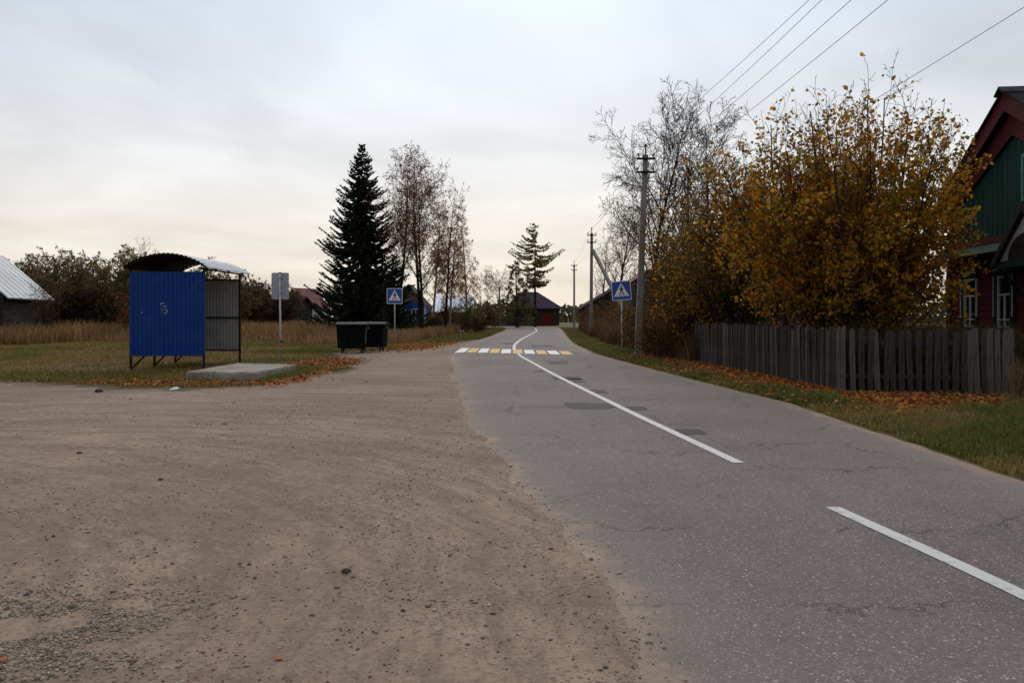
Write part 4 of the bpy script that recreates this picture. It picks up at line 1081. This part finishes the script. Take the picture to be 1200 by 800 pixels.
# dark house at the end of the road
eh = thing('log_house', (3.9,139,0), 'dark log house with a purple black hipped roof at the road end', 'house', None, .1)
MB().box(-4.1,4.1,0,8,-.1,2.95).build('wall', M['wood_dark'], eh)
hv = [(-4.7,-.6,2.9),(4.7,-.6,2.9),(4.7,8.6,2.9),(-4.7,8.6,2.9),(-1.9,4,5.75),(.9,4,5.75)]
for nm_, fc in (('roof_slope',(0,1,5,4)),('roof_slope',(1,2,5)),('roof_slope',(2,3,4,5)),('roof_slope',(3,0,4))):
    c_ = [hv[i] for i in fc]; k_ = len(c_)
    MB().add(c_+[(x_,y_2,z_-.12) for x_,y_2,z_ in c_], [tuple(range(k_)), tuple(range(k_,2*k_))[::-1]]+[(i,(i+1)%k_,k_+(i+1)%k_,k_+i)[::-1] for i in range(k_)]).build(nm_, M['roof_purple'], eh)
MB().box(-1.6,-1.0,3.4,4.0,5.3,6.3).build('chimney', M['wood_brown'], eh)
add_window(eh, -2.3, 1.2, .8, 1.1, M['wood_grey']); add_window(eh, -.4, 1.2, .8, 1.1, M['wood_grey'])
rg = thing('red_gate', (5.7,134.8,0), 'bright red gate before the dark house at the road end', 'gate')
for i in range(6): MB().box(-.66+.22*i,-.46+.22*i,-.02,.02,.06,1.95+.06*(i % 2)).build('board', M['red_door'], rg)
MB().box(-.75,.75,.025,.07,.5,.62).build('rail', M['red_door'], rg); MB().box(-.75,.75,.025,.07,1.5,1.62).build('rail', M['red_door'], rg)
for s in (-1,1): MB().box(s*.76-.06,s*.76+.06,-.05,.07,-.1,2.15).build('post', M['wood_dark'], rg)
ef = thing('plank_fence', (-9,134.9,0), 'dark plank fence along the far bend of the road', 'fence')
for i in range(64):
    if abs(-9+.24*i-5.7) < .85: continue
    MB().box(.24*i-.11,.24*i+.11,-.015,.015,-.05,1.5+.08*math.sin(i*2.3)).build('board', M['wood_dark'], ef)
for z in (.4,1.2):
    MB().box(-.1,13.8,.02,.06,z,z+.08).build('rail', M['wood_dark'], ef)
# roofs behind the right-hand trees
gable_house('log_house', (11.6,86,0), .06, 4.2, 3.5, 2.5, 4.9, M['wood_dark'], M['roof_dark'], 'dark roofed house behind the brown weeds right of the road')
gs = gable_house('plank_shed', (9.65,58,0), .0, 1.3, 4, 3.9, 4.8, M['wood_grey'], M['roof_red'], 'tall grey plank shed glimpsed behind the tall concrete pole', ov=.15)

# ------------------------------------------------------------------ trees
def grow(rng, p, d, Ln, r, lvl, S, out):
    n = S['seg'][lvl]; w = S['wander'][lvl]; u = S['up'][lvl]
    pts = [p]; rad = [r]; st = Ln/n; tip = S['tip'][lvl]
    for i in range(n):
        d = Vector((d.x+rng.gauss(0,w), d.y+rng.gauss(0,w), d.z+rng.gauss(0,w)+u)); d.normalize()
        p = p + d*st; pts.append(p); rad.append(max(r*(1-(i+1)/n*(1-tip)), S['rmin']))
    out.append((lvl, pts, rad))
    if lvl+1 < S['levels']:
        k = S['kids'][lvl]; k = max(1, int(k*rng.uniform(.8,1.2)*(1 if lvl == 0 else min(1.3, Ln/S['ref'][lvl]))+.5))
        az = rng.uniform(0, 6.28); s0 = S['start'][lvl]
        for j in range(k):
            t = s0 + (1-s0)*((j+rng.random())/k); ix = t*n; i = min(int(ix), n-1)
            q = pts[i].lerp(pts[i+1], ix-i); dd = (pts[i+1]-pts[i]).normalized()
            az += 2.4 + rng.uniform(-.5,.5)
            pp = dd.orthogonal().normalized(); pp.rotate(Quaternion(dd, az))
            a = math.radians(rng.gauss(S['ang'][lvl], 9))
            nd = dd*math.cos(a) + pp*math.sin(a)
            prof = S['prof'](t) if lvl == 0 else 1-.55*(t-s0)/(1-s0+1e-6)
            Lk = S['len'][lvl]*prof*rng.uniform(.7,1.15)*(1 if lvl == 0 else min(1.2, Ln/S['ref'][lvl]))
            rk = max(min(rad[i]*S['rr'][lvl], rad[i]*.85), S['rmin'])
            grow(rng, q, nd, Lk, rk, lvl+1, S, out)
def tubes(polys, sides):
    """polylines -> one vertex/face array"""
    VV, FF, base = [], [], 0
    groups = {}
    for lvl, p, r in polys: groups.setdefault((len(p), sides[min(lvl, len(sides)-1)]), []).append((p, r))
    for (n, s), L_ in groups.items():
        P = np.array([[tuple(v) for v in p] for p, _ in L_]); R_ = np.array([r for _, r in L_])
        T = np.gradient(P, axis=1); T /= np.linalg.norm(T, axis=2, keepdims=True)+1e-9
        A = np.cross(T, np.array([.31,.22,.92])); bad = np.linalg.norm(A, axis=2) < .05
        A[bad] = np.cross(T[bad], np.array([1,0,0])); A /= np.linalg.norm(A, axis=2, keepdims=True)+1e-9
        B = np.cross(T, A); q = np.arange(s)*2*np.pi/s
        ring = P[:,:,None,:] + R_[:,:,None,None]*(A[:,:,None,:]*np.cos(q)[None,None,:,None] + B[:,:,None,:]*np.sin(q)[None,None,:,None])
        m_ = len(L_); ids = base + np.arange(m_*n*s).reshape(m_, n, s)
        nx = np.roll(ids, -1, axis=2)
        FF.append(np.stack([ids[:,:-1], nx[:,:-1], nx[:,1:], ids[:,1:]], -1).reshape(-1,4)); VV.append(ring.reshape(-1,3)); base += m_*n*s
    return np.concatenate(VV), np.concatenate(FF)
def leaf_points(polys, lvls, per, spread, rng):
    A = []
    for lvl, p, r in polys:
        if lvl not in lvls: continue
        k = per if per >= 1 else (1 if rng.random() < per else 0)
        for _ in range(int(k)):
            i = rng.randrange(max(0, len(p)//3), len(p)-1); q = p[i].lerp(p[i+1], rng.random())
            A.append((q.x+rng.gauss(0,spread), q.y+rng.gauss(0,spread), q.z+rng.gauss(0,spread)))
    return np.array(A) if A else np.zeros((0,3))
TRIS = [0]
def build_tree(name, loc, label, cat, polys, bark, twig, leaves=None, group=None, sides=(8,5,3,3,3), trunk_lv=(0,), leafmat_=None):
    t = thing(name, loc, label, cat, group)
    tr = [q for q in polys if q[0] in trunk_lv]; br = [q for q in polys if q[0] not in trunk_lv]
    v, f = tubes(tr, sides); link('trunk', fast_mesh('trunk', v, f, smooth=True), bark, t); TRIS[0] += 2*len(f)
    if br:
        v, f = tubes(br, sides); link('branches', fast_mesh('branches', v, f, smooth=True), twig, t); TRIS[0] += 2*len(f)
    if leaves is not None and len(leaves[0]):
        P, size, cols = leaves
        v, f, c = leaf_quads(P, size, cols); link('foliage', fast_mesh('foliage', v, f, c), leafmat_ or M['leaf'], t); TRIS[0] += len(f)
    return t
def spec(**k):
    S = dict(levels=4, seg=[9,6,4,3,2], wander=[.055,.09,.13,.16,.2], up=[.02,.05,.05,.04,0], tip=[.05,.2,.3,.4,.5], kids=[20,8,6,3], start=[.28,.2,.15,.1],
             ang=[48,42,40,40], len=[4.2,1.7,.8,.4], rr=[.42,.5,.55,.6], ref=[1,4,1.6,.8], rmin=.006, prof=lambda t: 1.05-.75*t)
    S.update(k); return S
def ztop(top_px, Y): return EYE + (HZ-top_px)/F*Y

# --- bare trees on the right
BARE = spec(levels=5, kids=[26,9,7,4], start=[.26,.2,.12,.1], ang=[42,40,42,42], len=[4.6,1.9,.95,.5], up=[.02,.09,.05,.03,.0], rmin=.0095, prof=lambda t: .55+1.1*t-1.45*t*t+.25*(t > .5))
def bare(px, top, Y, label, seed, kscale=1, r=.17, S=BARE, leaves=None, group='bare trees right of the road', stems=1, hs=1.0):
    rng = random.Random(seed); H = ztop(top, Y); out = []
    H *= (.93 if S is BARE else .91)
    S2 = dict(S); S2['len'] = [S['len'][0]*H/13*kscale]+[l*(H/13)**.5 for l in S['len'][1:]]
    for s in range(stems):
        grow(rng, Vector((rng.uniform(-.25,.25)*(stems > 1), rng.uniform(-.2,.2)*(stems > 1), -.15)), Vector((rng.gauss(0,.035+.07*(stems > 1)), rng.gauss(0,.03), 1)).normalized(), H*hs*(.90 if S is BARE else 1)*(1 if s == 0 else rng.uniform(.82,.97)), r*H/13, 0, S2, out)
    lv = None
    if leaves:
        P = leaf_points(out, (3,4), leaves[0], .06, rng)
        lv = (P, nr.uniform(leaves[1], leaves[2], len(P)), pal(len(P), leaves[3]))
    return build_tree('bare_tree', ((px-600)/F*Y, Y, 0), label, 'tree', out, M['bark_dark'], M['twig'], lv, group)
REDBR = [(.228, .086, .049),(.281, .101, .051),(.158, .070, .046),(.333, .140, .051)]
bare(763, 96, 46, 'tallest bare tree, rising just behind the tall concrete pole', 5, 1.15, leaves=(.06,.06,.10,REDBR))
bare(801, 113, 42, 'bare tree second right of the tall concrete pole', 6, .95, leaves=(.08,.06,.11,REDBR))
bare(836, 116, 38, 'bare tree half covered by the left of the yellow tree', 7, .85, leaves=(.06,.06,.1,REDBR))
bare(724, 212, 66, 'reddish bare tree left of the tall pole above the tilted sign', 8, .95, leaves=(.6,.08,.13,REDBR))
bare(702, 262, 90, 'small bare tree behind the stayed pole', 9, 1.0, leaves=(.25,.1,.16,REDBR))
# --- left group
SPARSE = spec(levels=5, kids=[16,7,5,3], start=[.24,.25,.15,.1], ang=[36,38,40,42], len=[5.2,2.2,1.1,.55], up=[.02,.10,.06,.02,0], rmin=.009, prof=lambda t: .9+.3*t-.85*t*t)
RUST = [(.300, .098, .040),(.216, .078, .037),(.336, .138, .048),(.144, .060, .033)]
bare(497, 162, 66, 'tall slender tree with thin brown leaves right of the spruce', 21, 1.0, .15, SPARSE, (2,.09,.15,RUST), 'bare trees left of the road', 2)
bare(462, 166, 72, 'bare leaf-dotted tree rising directly behind the dark spruce', 22, .8, .15, SPARSE, (2,.09,.15,RUST), 'bare trees left of the road')
bare(522, 200, 70, 'slender tree with thin rust leaves between the tall slender tree and the birches', 28, .8, .13, SPARSE, (1,.09,.15,RUST), 'bare trees left of the road', 1)
bare(585, 312, 122, 'small round-crowned bare tree above the far bend', 23, 1.55, .16, BARE, (.3,.14,.24,REDBR), 'bare trees left of the road', 1, .95)
bare(561, 322, 112, 'low bare tree between the pale shed and the round tree', 24, 1.3, .16, BARE, (.4,.14,.24,REDBR), 'bare trees left of the road')
bare(162, 272, 86, 'pale leafless tree standing behind the left bushes', 25, 1.0, .13, BARE, None, 'bare trees left of the road')
bare(371, 342, 120, 'tiny bare tree on the horizon left of the spruce', 26, .7, .13, BARE, None, 'bare trees left of the road')
def birch(px, top, Y, label, seed):
    rng = random.Random(seed); H = ztop(top, Y); out = []
    S = spec(levels=4, kids=[26,10,7], start=[.22,.2,.1], ang=[38,55,50], len=[3.4,1.7,1.15], up=[.02,-.01,-.34,-.3], wander=[.02,.07,.10,.1], rmin=.008, seg=[9,6,5,4], prof=lambda t: 1.05-.8*t)
    grow(rng, Vector((0,0,-.15)), Vector((.02,0,1)).normalized(), H, .15, 0, S, out)
    P = leaf_points(out, (2,3), 12, .12, rng)
    return build_tree('birch_tree', ((px-600)/F*Y, Y, 0), label, 'tree', out, M['birch'], M['twig'], (P, nr.uniform(.08,.14,len(P)), pal(len(P), [(.30,.125,.035),(.23,.10,.035),(.34,.17,.05),(.15,.078,.034)])), 'birches left of the road')
birch(527, 236, 82, 'rust leaved birch with drooping twigs left of the road, nearest the tall slender tree', 31)
birch(507, 232, 86, 'orange brown birch behind the tall slender tree', 32)
birch(547, 262, 90, 'rightmost drooping birch above the pale shed', 33)

def conifer(loc, H, R, label, seed, z0=.5, step=.30, per=7, cols=None, droop=.35, gapf=0.0, power=.85, trunk_r=.2, spray=(.34,.12), group=None, name='spruce_tree', bark=None, irregular=.16, cat='tree', fill=1.0, leafm=None):
    rng = random.Random(seed); polys = []; A = []; U = []; Ls = []
    polys.append((0, [Vector((0.02*math.sin(i), .02*math.cos(i*1.7), -.15+(H+.1)*i/10)) for i in range(11)], [trunk_r*(1-i/10.3) for i in range(11)]))
    z = z0
    while z < H-.12:
        f = (z-z0)/(H-z0)
        lay = 1+rng.gauss(0, irregular)
        for k in range(max(3, int(per*(1-.35*f)))):
            if rng.random() < gapf: continue
            az = rng.uniform(0, 6.283); Lb = (R*(1-f)**power+.10)*rng.uniform(.72,1.1)*lay
            if gapf: Lb = R*max(.18,(math.sin(math.pi*min(1,(f*.86+.14)))**.75))*rng.uniform(.55,1.1)*lay
            ca, sa = math.cos(az), math.sin(az); n = 6; pts = []; zz = z + rng.uniform(-.1,.1)
            for i in range(n+1):
                s = i/n; pts.append(Vector((ca*Lb*s, sa*Lb*s, zz + Lb*(-droop*math.sin(s*2.2)*.9 + .30*max(0,s-.55)*1.4 + (.22*(f-.3)*s)))))
            polys.append((1, pts, [max(.008, .045*(1-f)*(1-i/(n+.5))+.006) for i in range(n+1)]))
            m_ = max(4, int(Lb/.13*fill))
            for j in range(m_):
                s = (j+rng.random())/m_*.92+.08; ix = s*n; i = min(int(ix), n-1); q = pts[i].lerp(pts[i+1], ix-i); dd = (pts[i+1]-pts[i]).normalized()
                for side in (-1, 1, 0):
                    lat = Vector((-sa,ca,0))*side
                    ln = spray[0]*(1-.55*f)*rng.uniform(.6,1.3)*(1.15-.5*s)*(1 if side else .8)
                    u_ = (dd*rng.uniform(.4,1.0) + lat*rng.uniform(.6,1.2) + Vector((0,0,rng.uniform(-.75,.12)))).normalized()
                    A.append(tuple(q)); U.append(tuple(u_)); Ls.append(ln)
        z += step*rng.uniform(.75,1.25)
    A = np.array(A); U = np.array(U); Ls = np.array(Ls); n = len(A)
    W = nr.normal(0,1,(n,3)); W -= (W*U).sum(1)[:,None]*U; W /= np.linalg.norm(W,axis=1)[:,None]; wd = spray[1]*nr.uniform(.6,1.2,(n,1))
    Q = np.empty((n,4,3)); Q[:,0] = A; Q[:,1] = A+U*Ls[:,None]*.45+W*wd*.5; Q[:,2] = A+U*Ls[:,None]; Q[:,3] = A+U*Ls[:,None]*.45-W*wd*.5
    t = thing(name, loc, label, cat, group)
    v, f = tubes(polys[:1], (8,)); link('trunk', fast_mesh('trunk', v, f, smooth=True), bark or M['bark_dark'], t)
    v, f = tubes(polys[1:], (8,4)); link('branches', fast_mesh('branches', v, f, smooth=True), M['bark_dark'], t)
    b = np.arange(n)*4; Fc = np.concatenate([np.stack([b,b+1,b+2],1), np.stack([b,b+2,b+3],1)])
    link('foliage', fast_mesh('foliage', Q.reshape(-1,3), Fc, np.repeat(pal(n, cols), 4, 0)), leafm or M['needle'], t); TRIS[0] += len(Fc)
    return t
DK = [(.019, .029, .017),(.027, .040, .019),(.014, .020, .012),(.036, .043, .019)]
Yc = 68; x = (424-600)/F*Yc
conifer((x,Yc,0), ztop(168,Yc), 5.2, 'tall dark green spruce behind the waste containers', 41, z0=.4, step=.24, per=15, cols=DK, droop=.34, power=.86, spray=(.42,.14), irregular=.13, fill=1.9)
Yc = 61; x = (463-600)/F*Yc
conifer((x,Yc,0), ztop(298,Yc), 1.65, 'small bushy evergreen at the right foot of the spruce', 42, z0=.15, step=.16, per=9, cols=[(.020,.032,.014),(.028,.040,.016),(.014,.022,.010)], droop=-.35, power=.45, trunk_r=.09, spray=(.30,.12), name='evergreen_shrub', cat='shrub')
def larch(px, top, Y, label, seed, start, wid, cols, name, bowl):
    rng = random.Random(seed); H = ztop(top, Y); out = []
    S = spec(levels=4, seg=[10,6,4,3], kids=[44,8,4], start=[start,.22,.15], ang=[74,48,45], len=[wid,1.3,.62], up=[.02,.035,.0,-.03], wander=[.018,.07,.11,.14], rr=[.34,.5,.55], rmin=.012, ref=[1,3.2,1.2,.6], prof=bowl, tip=[.06,.2,.3,.4])
    grow(rng, Vector((0,0,-.15)), Vector((.0,0,1)), H, .24, 0, S, out)
    P = leaf_points(out, (1,2,3), 14, .12, rng)
    return build_tree(name, ((px-600)/F*Y, Y, 0), label, 'tree', out, M['bark_dark'], M['bark_dark'], (P, nr.uniform(.12,.23,len(P)), pal(len(P), cols)))
Yc = 119; x = (627-600)/F*Yc
conifer((x,Yc,0), ztop(261,Yc), 3.75, 'tall lone larch with olive crown and bare lower trunk', 47, z0=6.0, step=.34, per=9, cols=[(.21,.185,.05),(.17,.155,.04),(.26,.21,.06),(.11,.105,.035)], droop=.10, gapf=.34, trunk_r=.24, spray=(.62,.22), name='larch_tree', irregular=.16, fill=.8, leafm=M['leaf'])
larch(606, 308, 113, 'shorter dull green conifer left of the lone larch', 44, .08, 2.9, [(.11,.105,.034),(.14,.125,.04),(.07,.07,.026)], 'conifer_tree', lambda t: 1.0-.75*t)

# --- the big yellow tree behind the fence, many stems from one stool
def fan_shrub(name, loc, label, cat, seed, stems, H, spread, S, leaves, bark, twig, group=None, bias=(0,0), r=.05, leaf_lv=(2,3), zfade=None, leafmat_=None, base_r=.25):
    rng = random.Random(seed); out = []
    for s in range(stems):
        az = 2*math.pi*(s+rng.random())/stems; tilt = spread*math.sqrt(rng.random())
        d = Vector((math.sin(tilt)*math.cos(az)+bias[0], math.sin(tilt)*math.sin(az)+bias[1], math.cos(tilt))).normalized()
        Hs = H*rng.uniform(.78,1.02)*(1-.18*tilt)
        grow(rng, Vector((rng.gauss(0,base_r), rng.gauss(0,base_r), -.1)), d, Hs, r*rng.uniform(.7,1.2), 0, S, out)
    lv = None
    if leaves:
        per, s0, s1, cols = leaves
        P = leaf_points(out, leaf_lv, per, .07, rng)
        if zfade is not None and len(P):
            P = P[nr.random(len(P)) < zfade(P)]
        C_ = pal(len(P), cols, .28)
        if len(P):                     # twigs turn in clumps: some still green, some already brown
            q_ = fbm(P[:,0]*1.1+P[:,1]*.6+50, P[:,2]*1.1+P[:,1]*.5+50, seed)[:,None] + nr.normal(0,.04,(len(P),1))
            C_ = np.where(q_ > .56, C_*np.array([.58,.50,.75]), np.where(q_ < .38, C_*np.array([.62,.82,1.0]), C_))
        lv = (P, nr.uniform(s0,s1,len(P)), C_)
    return build_tree(name, loc, label, cat, out, bark, twig, lv, group, sides=(6,4,3,3), leafmat_=leafmat_)
YEL = [(.530, .253, .018),(.461, .204, .018),(.576, .300, .024),(.369, .177, .022),(.276, .193, .022),(.576, .215, .015),(.207, .107, .020),(.369, .237, .024)]
YS = spec(levels=4, seg=[8,5,4,3], kids=[13,6,4], start=[.16,.15,.1], ang=[34,38,42], len=[2.5,1.15,.55], up=[.045,.06,.03,0], wander=[.055,.09,.12,.14], rr=[.5,.55,.6], rmin=.005, ref=[1,2.2,1.0,.5], prof=lambda t: 1.1-.6*t, tip=[.25,.25,.35,.5])
fan_shrub('yellow_tree', (8.4,20.7,0), 'big many-stemmed tree full of yellow leaves behind the picket fence', 'tree', 51, 34, 7.6, .60, YS,
          (14, .06, .14, YEL), M['bark'], M['twig'], bias=(-.03,.0), leaf_lv=(2,3), zfade=lambda P: np.clip(1.12-(P[:,2]/6.7)**2.0, .07, 1)*.62, base_r=.40)
# sapling hanging leaves in front of the fence's far end
fan_shrub('yellow_shrub', (7.05,29.6,0), 'lower yellowing shrub at the far end of the long fence', 'shrub', 52, 12, 4.6, .5, YS, (9, .07, .13, YEL+[(.28,.11,.02)]), M['bark'], M['twig'], leaf_lv=(2,3), zfade=lambda P: np.clip(1.2-P[:,2]/4.2, .06, 1)*.5)
fan_shrub('orange_shrub', (6.45,30.0,0), 'low orange leaved sapling beside the end of the long fence', 'shrub', 53, 6, 2.3, .4, YS, (1, .08, .14, [(.36,.13,.015),(.30,.10,.012),(.25,.085,.015)]), M['bark'], M['twig'], leaf_lv=(2,3), zfade=lambda P: np.full(len(P), .7))
# bare thicket between the tall trees and the yellow tree
TH = spec(levels=4, seg=[8,5,4,3], kids=[12,6,4], start=[.2,.15,.1], ang=[32,38,42], len=[2.1,1.0,.5], up=[.03,.05,.03,0], wander=[.06,.1,.13,.15], rr=[.5,.55,.6], rmin=.006, ref=[1,2.0,.9,.5], prof=lambda t: 1.1-.6*t)
DKB = [(.119, .063, .031),(.170, .087, .031),(.093, .054, .029),(.238, .128, .029)]
for i, (x, y, H, lab_) in enumerate(((8.0,31.5,6.6,'thin leaved thicket bush left of the yellow tree, nearest the tall pole'),(9.6,27.5,7.4,'thin leaved thicket bush directly behind the yellow tree'),(11.5,30,7.2,'thin leaved thicket bush behind the right side of the yellow tree'),(7.5,27.0,6.0,'brown leaved thicket bush behind the middle of the long fence'),(7.4,36,5.4,'brown leaved thicket bush just right of the tall concrete pole'))):
    fan_shrub('thicket_bush', (x,y,0), lab_, 'bush', 61+i, 15, H, .42, TH, (5,.07,.12,DKB+YEL[3:5]), M['bark_dark'], M['twig'], 'bare thicket bushes behind the yellow tree')
LOW = spec(levels=3, seg=[6,4,3], kids=[10,5], start=[.15,.1], ang=[34,40], len=[.75,.35], up=[.03,.04,0], wander=[.08,.12,.15], rr=[.55,.6], rmin=.005, ref=[1,.75,.4], prof=lambda t: 1.1-.6*t)
WEED = [(.188, .075, .037),(.237, .092, .040),(.125, .063, .033),(.200, .127, .037),(.100, .086, .028)]
for i, (x, y, H, lab_) in enumerate(((5.55,31.0,1.9,'brown twiggy bush at the foot of the tall concrete pole'),(6.2,33.5,2.3,'brown twiggy bush between the tall pole and the long fence'),(5.7,36.5,2.0,'brown twiggy bush right behind the tilted crossing sign'),(6.6,42,2.6,'brown twiggy bush behind the tilted crossing sign, towards the bare trees'),(6.7,50,2.5,'dark brown bush midway along the right verge'),(7.4,58,2.8,'dark brown bush left of the slanting stay'),(7.0,70,2.6,'reddish bush at the foot of the stayed pole'),(8.2,84,2.6,'far brown bush before the dark roofed house'),(8.7,63,4.4,'tall rusty bush hiding the side of the dark roofed house'),(9.3,72,4.6,'tall brown bush behind the slanting stay'))):
    fan_shrub('roadside_bush', (x,y,0), lab_, 'bush', 71+i, 16, H, .55, LOW, (5,.05,.11,WEED), M['bark_dark'], M['twig'], 'brown bushes on the right verge', r=.018, leaf_lv=(1,2))
# --- bushes on the left behind the field
BU = spec(levels=4, seg=[7,5,3,2], kids=[11,6,4], start=[.12,.12,.1], ang=[38,42,45], len=[2.3,1.1,.5], up=[.03,.04,.02,0], wander=[.07,.1,.13,.15], rr=[.5,.55,.6], rmin=.008, ref=[1,2.0,.9,.5], prof=lambda t: 1.1-.55*t)
OL = [(.176, .151, .045),(.228, .169, .048),(.123, .108, .039),(.193, .119, .045),(.316, .236, .054)]
BR = [(.10,.06,.034),(.13,.075,.036),(.075,.05,.03),(.16,.09,.036)]
bl_ = [(6,293,84,OL,'olive bush rising behind the grey roofed house'),(48,296,80,BR+OL,'brownish bush right of the grey roofed house'),(88,292,76,BR,'dense dark brown bush in the middle of the left hedge'),
       (124,286,74,OL+[(.13,.10,.03)],'olive yellow bush left of the bus shelter'),(158,296,72,OL,'olive bush hidden behind the shelter roof'),(196,306,74,BR+OL,'dark bush behind the blue shelter wall'),
       (240,308,78,BR,'brown bush seen through the open shelter'),(282,320,80,BR,'low brown bush right of the shelter roof'),(312,332,84,BR,'lowest brown bush left of the bus stop sign'),
       (30,322,70,BR+OL,'scrubby bush leaning over the grey roof edge'),(106,330,64,[(.13,.075,.022),(.10,.06,.025),(.075,.055,.024)],'ochre bush low in the left hedge'),(72,344,63,BR,'small dark bush at the corner of the grey roofed house'),(232,330,70,BR,'low dark bush behind the back of the shelter'),(262,334,74,OL+BR,'low olive bush just right of the shelter post')]
for i, (px, top, Y, cols, lab_) in enumerate(bl_):
    H = ztop(top, Y)
    fan_shrub('hedge_bush', ((px-600)/F*Y, Y, 0), lab_, 'bush', 90+i, 16, H*1.02, .66, BU, (9,.10,.19,cols), M['bark_dark'], M['twig'], 'bushes behind the left field', leaf_lv=(2,3), r=.05, zfade=lambda P: np.full(len(P), .62), base_r=.6)
fan_shrub('bare_scrub', ((52-600)/F*51, 51, 0), 'bare twiggy scrub in front of the grey metal roof', 'scrub', 119, 9, 4.0, .35, dict(LOW, len=[1.3,.6]), (1,.08,.14,BR), M['bark_dark'], M['twig'], leaf_lv=(1,2), r=.03)
fan_shrub('orange_shrub', ((149-600)/F*58, 58, 0), 'orange leaved shrub low at the left of the bus shelter', 'shrub', 120, 9, 3.3, .4, LOW, (2,.10,.18,[(.26,.095,.02),(.20,.07,.02),(.14,.06,.025)]), M['bark_dark'], M['twig'], leaf_lv=(1,2), r=.025)
for px, top, Y, cols, lab_, nm in ((525,357,84,[(.13,.022,.02),(.09,.018,.018),(.16,.04,.022)],'dark red shrub before the pale shed','red_shrub'),(547,346,80,OL,'olive shrub before the pale shed','roadside_shrub'),
                             (567,354,92,[(.15,.055,.02),(.11,.04,.02),(.08,.035,.02)],'rust coloured shrub right of the pale shed','rust_shrub'),(508,366,74,BR,'low brown shrub below the blue cottage','roadside_shrub'),(579,362,110,OL,'small olive shrub at the inside of the far bend','roadside_shrub'),(560,368,78,BR,'low brown shrub at the left edge of the far road','roadside_shrub')):
    H = ztop(top, Y)
    fan_shrub(nm, ((px-600)/F*Y, Y, 0), lab_, 'shrub', 130+px, 14, H, .62, LOW if H < 2.6 else dict(LOW, len=[1.2,.55]), (2,.10,.20,cols), M['bark_dark'], M['twig'], 'shrubs left of the far road', leaf_lv=(1,2), r=.025)

# ------------------------------------------------------------------ small things on the lot
def rock(x, y, s, label, mat_, seed, flat=.6, name='stone'):
    r = random.Random(seed); mb = MB(); n, m_ = 8, 5
    vs_ = []
    for i in range(m_+1):
        ph_ = math.pi*i/m_
        for j in range(n):
            t = 2*math.pi*j/n; q = s*r.uniform(.78,1.12)
            vs_.append((q*math.sin(ph_)*math.cos(t), q*math.sin(ph_)*math.sin(t), s*flat*.6+q*flat*math.cos(ph_)))
    mb.add(vs_, [(i*n+j, i*n+(j+1)%n, (i+1)*n+(j+1)%n, (i+1)*n+j) for i in range(m_) for j in range(n)])
    o = mb.build(name, mat_, smooth=True); o.location = (x, y, float(lot_z(np.array(x), np.array(y)))-.01)
    return tag(o, label, 'stone', 'loose stones on the lot')
st = painted('dark_loose_stone', (.06,.05,.043), .9, var=.3, scale=20, bump=.5)
x, y = ground_at(116, 460); rock(x, y, .09, 'dark clod lying at the grass edge left of the shelter', st, 1)
x, y = ground_at(405, 673); rock(x, y, .036, 'dark stone half sunk in the middle of the lot', st, 2, .5)
x, y = ground_at(93, 532); rock(x, y, .035, 'small dark stone on the left of the lot', st, 3)
x, y = ground_at(188, 562); rock(x, y, .03, 'small dark stone on the lot below the bus shelter', st, 4)
lp = MB(); lp.add([(-.09,-.05,.012),(.08,-.06,.02),(.10,.05,.05),(.0,.06,.075),(-.10,.04,.03)], [(0,1,2,3,4)]); lp.add([(-.09,-.05,.008),(.08,-.06,.014),(.10,.05,.044),(.0,.06,.069),(-.10,.04,.024)], [(4,3,2,1,0)])
x, y = ground_at(204, 457); o = lp.build('paper_scrap', M['paper']); o.location = (x, y, .0); tag(o, 'crumpled white scrap of paper at the grass edge', 'litter')
for i, (px, py) in enumerate(((327,775),(5,778))):
    x, y = ground_at(px, py); v, f, c = leaf_quads(np.array([[0,0,0.]]), .06, np.array([[.34,.10,.03]]), flat=.9)
    o = link('fallen_leaf', fast_mesh('fallen_leaf', v, f, c), M['litter']); o.location = (x, y, float(lot_z(np.array(x), np.array(y)))+.015)
    tag(o, ('single orange leaf on the bare dirt at the bottom', 'orange leaf among the coarse gravel at the left edge')[i], 'leaf', 'single leaves on the lot')
print('tree tris', TRIS[0], 'objects', len(bpy.data.objects))
